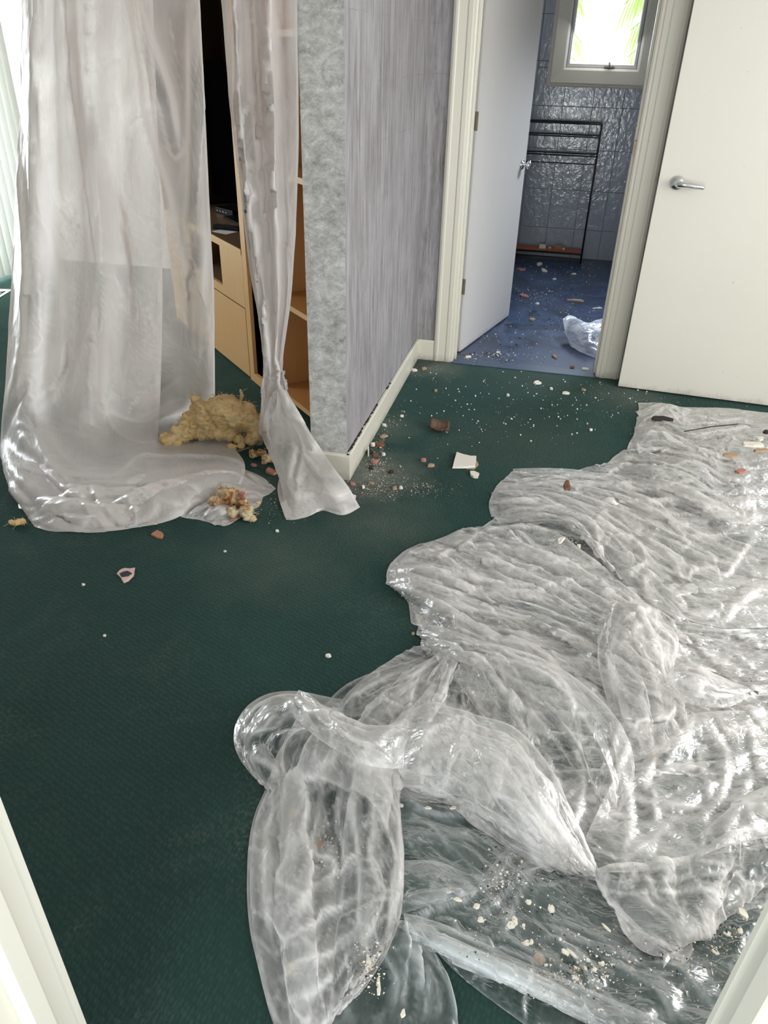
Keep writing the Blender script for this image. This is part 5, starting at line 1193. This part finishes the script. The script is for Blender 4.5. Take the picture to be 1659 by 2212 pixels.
chip('dark_scrap', 1430, 906, 48, 0.5, 0.008, M_dark, 'dark grey scrap caught in the top left knot of the heap', 'scrap', 431, 9, 0.2, z=0.05)
# scrap inside the toilet
for i, (px, py, w, asp, m, lab) in enumerate(((1240, 650, 38, .35, M_tan, 'long tan strip in the middle of the blue toilet floor'), (1290, 667, 24, .25, M_plasterface, 'white splinter on the blue floor near the right jamb'), (1161, 657, 9, 1, M_plasterface, 'bright white cube of plaster on the blue toilet floor'),
      (1150, 691, 16, .8, M_tan, 'cream scrap on the blue floor in front of the open leaf'), (1198, 771, 18, .5, M_tan, 'tan flake on the blue floor near the threshold'), (1236, 794, 9, 1.1, M_rust, 'brown pebble on the threshold strip'), (1264, 798, 16, .5, M_plaster, 'cream flake on the threshold strip by the right jamb'),
      (1076, 762, 10, .7, M_plaster, 'white flake on the blue floor by the hinge side'), (1011, 772, 16, .6, M_plaster, 'white chunk at the foot of the left door casing'), (1165, 571, 28, .4, M_plaster, 'grey plaster plate under the towel rack'), (1175, 585, 26, .4, M_plaster, 'pale plate just in front of the towel rack'),
      (1125, 583, 18, .9, M_pinkrub, 'red pink lump on the toilet floor behind the leaf edge'), (1132, 640, 26, .6, M_pinkrub, 'heap of pinkish rubble beside the free edge of the open leaf'), (1240, 593, 12, .6, M_plaster, 'small pale flake right of the rack foot'), (1197, 604, 10, .7, M_plaster, 'small pale flake in the middle of the toilet floor'))):
    chip('floor_scrap', px, py, w, asp, 0.010, m, lab, 'scrap', 500+i, 7, i*0.5, z=0.006)
for i, (px, py, w, m, lab) in enumerate(((1172, 529, 14, M_plasterface, 'white lump on the orange rack shelf'), (1208, 523, 18, M_terra, 'orange brown lump on the rack shelf'), (1217, 529, 8, M_plasterface, 'small white crumb at the right of the rack shelf'), (1189, 527, 5, M_plaster, 'tiny crumb between the lumps on the rack shelf'))):
    q = PY(px, py, 7.08); w_ = w*0.0046
    me = chip_mesh(w_, w_*0.8, 0.03 if w > 10 else 0.015, 600+i, 8); o = link('shelf_scrap', me, m, label=lab, cat='scrap'); o.location = (q[0], 7.07, 0.098)

# countable small crumbs on the carpet before the toilet
rd = random.Random(77); protos = [chip_mesh(0.008, 0.006, 0.004, 900+k, 6) for k in range(5)]
for me in protos: me.materials.append(M_plasterface)
n_ = 0
while n_ < 170:
    px, py = rd.uniform(790, 1400), rd.gauss(870, 60)
    if not (800 < py < 1110) or px < 755+(1038-py)*0.55+14: continue
    if px > 1060+(1090-py)*1.45: continue
    if px > 1330 and py < 840: continue
    o = bpy.data.objects.new('plaster_crumb', protos[n_ % 5]); C.objects.link(o); o.location = P(px, py, 0.001); s = rd.choice((.45, .6, .8, 1.0, 1.3)); o.scale = (s, s, s); o.rotation_euler = (0, 0, rd.uniform(0, 6))
    zn = ('along the foot of the hallway baseboard' if px < 900 else 'right in front of the toilet threshold' if py < 850 else 'between brown shard and heap top' if py < 930 else 'around the big plasterboard piece')
    tag(o, 'tiny white plaster crumb on the carpet '+zn, 'crumb', 'plaster crumbs '+zn); n_ += 1
# grit nobody could count
def grit(name, spots, n, smin, smax, mats, label, seed, z=0.001):
    rd = random.Random(seed); V, Fc = [], []; mi = []
    for i in range(n):
        px, py, sx, sy = rd.choice(spots); c = P(rd.gauss(px, sx), rd.gauss(py, sy), z); s = rd.uniform(smin, smax)*rd.choice((.6, .8, 1, 1.4))
        if c[0] < -0.752 and 2.72 < c[1] < 4.3: continue
        if abs(c[1]-YF-.06) < .12 and (c[0] < -0.54 or c[0] > 0.27): continue
        k = len(V)
        for a in range(3):
            t = a*2.09+rd.random(); V.append((c[0]+s*math.cos(t), c[1]+s*math.sin(t), c[2]))
        V.append((c[0], c[1], c[2]+s*0.9)); Fc += [(k, k+1, k+3), (k+1, k+2, k+3), (k+2, k, k+3)]; mi += [rd.randrange(len(mats))]*3
    me = bpy.data.meshes.new(name); me.from_pydata(V, [], Fc); me.update(); o = link(name, me, mats); me.polygons.foreach_set('material_index', mi)
    return tag(o, label, 'grit', None, 'stuff')
grit('plaster_grit', [(818,985,12,28),(820,960,10,16),(830,1040,30,14),(815,1010,14,14),(880,1060,60,8),(800,1060,30,12),(905,1050,40,7),(1050,900,160,60),(1250,860,90,30),(1420,870,80,12),(915,800,30,14),(610,1080,30,25),(840,900,10,30)], 2600, 0.0010, 0.0026, [M_plasterface, M_plaster, M_rust, M_dark], 'fine plaster grit strewn over the carpet by the pier corner and doorway', 5)
grit('toilet_grit', [(1200,640,60,45),(1150,640,35,12),(1200,590,60,14),(1120,720,60,30),(1060,770,40,8),(1240,700,50,30)], 1100, 0.002, 0.0055, [M_plasterface, M_plaster, M_rust, M_dark], 'fine plaster grit strewn over the blue toilet floor', 6, 0.006)
grit('sheet_grit', [(1280,2080,60,30),(1140,1990,80,50),(1480,2090,80,60),(1090,1900,30,30),(1240,2110,60,25),(1560,2020,50,40),(1600,960,60,30),(1540,940,60,15),(1225,1175,20,14),(800,2090,20,40),(700,1830,30,30)], 2000, 0.0012, 0.0030, [M_plaster, M_plaster, M_tan, M_dark], 'fine cream grit lying in the folds of the plastic', 7, 0.034)
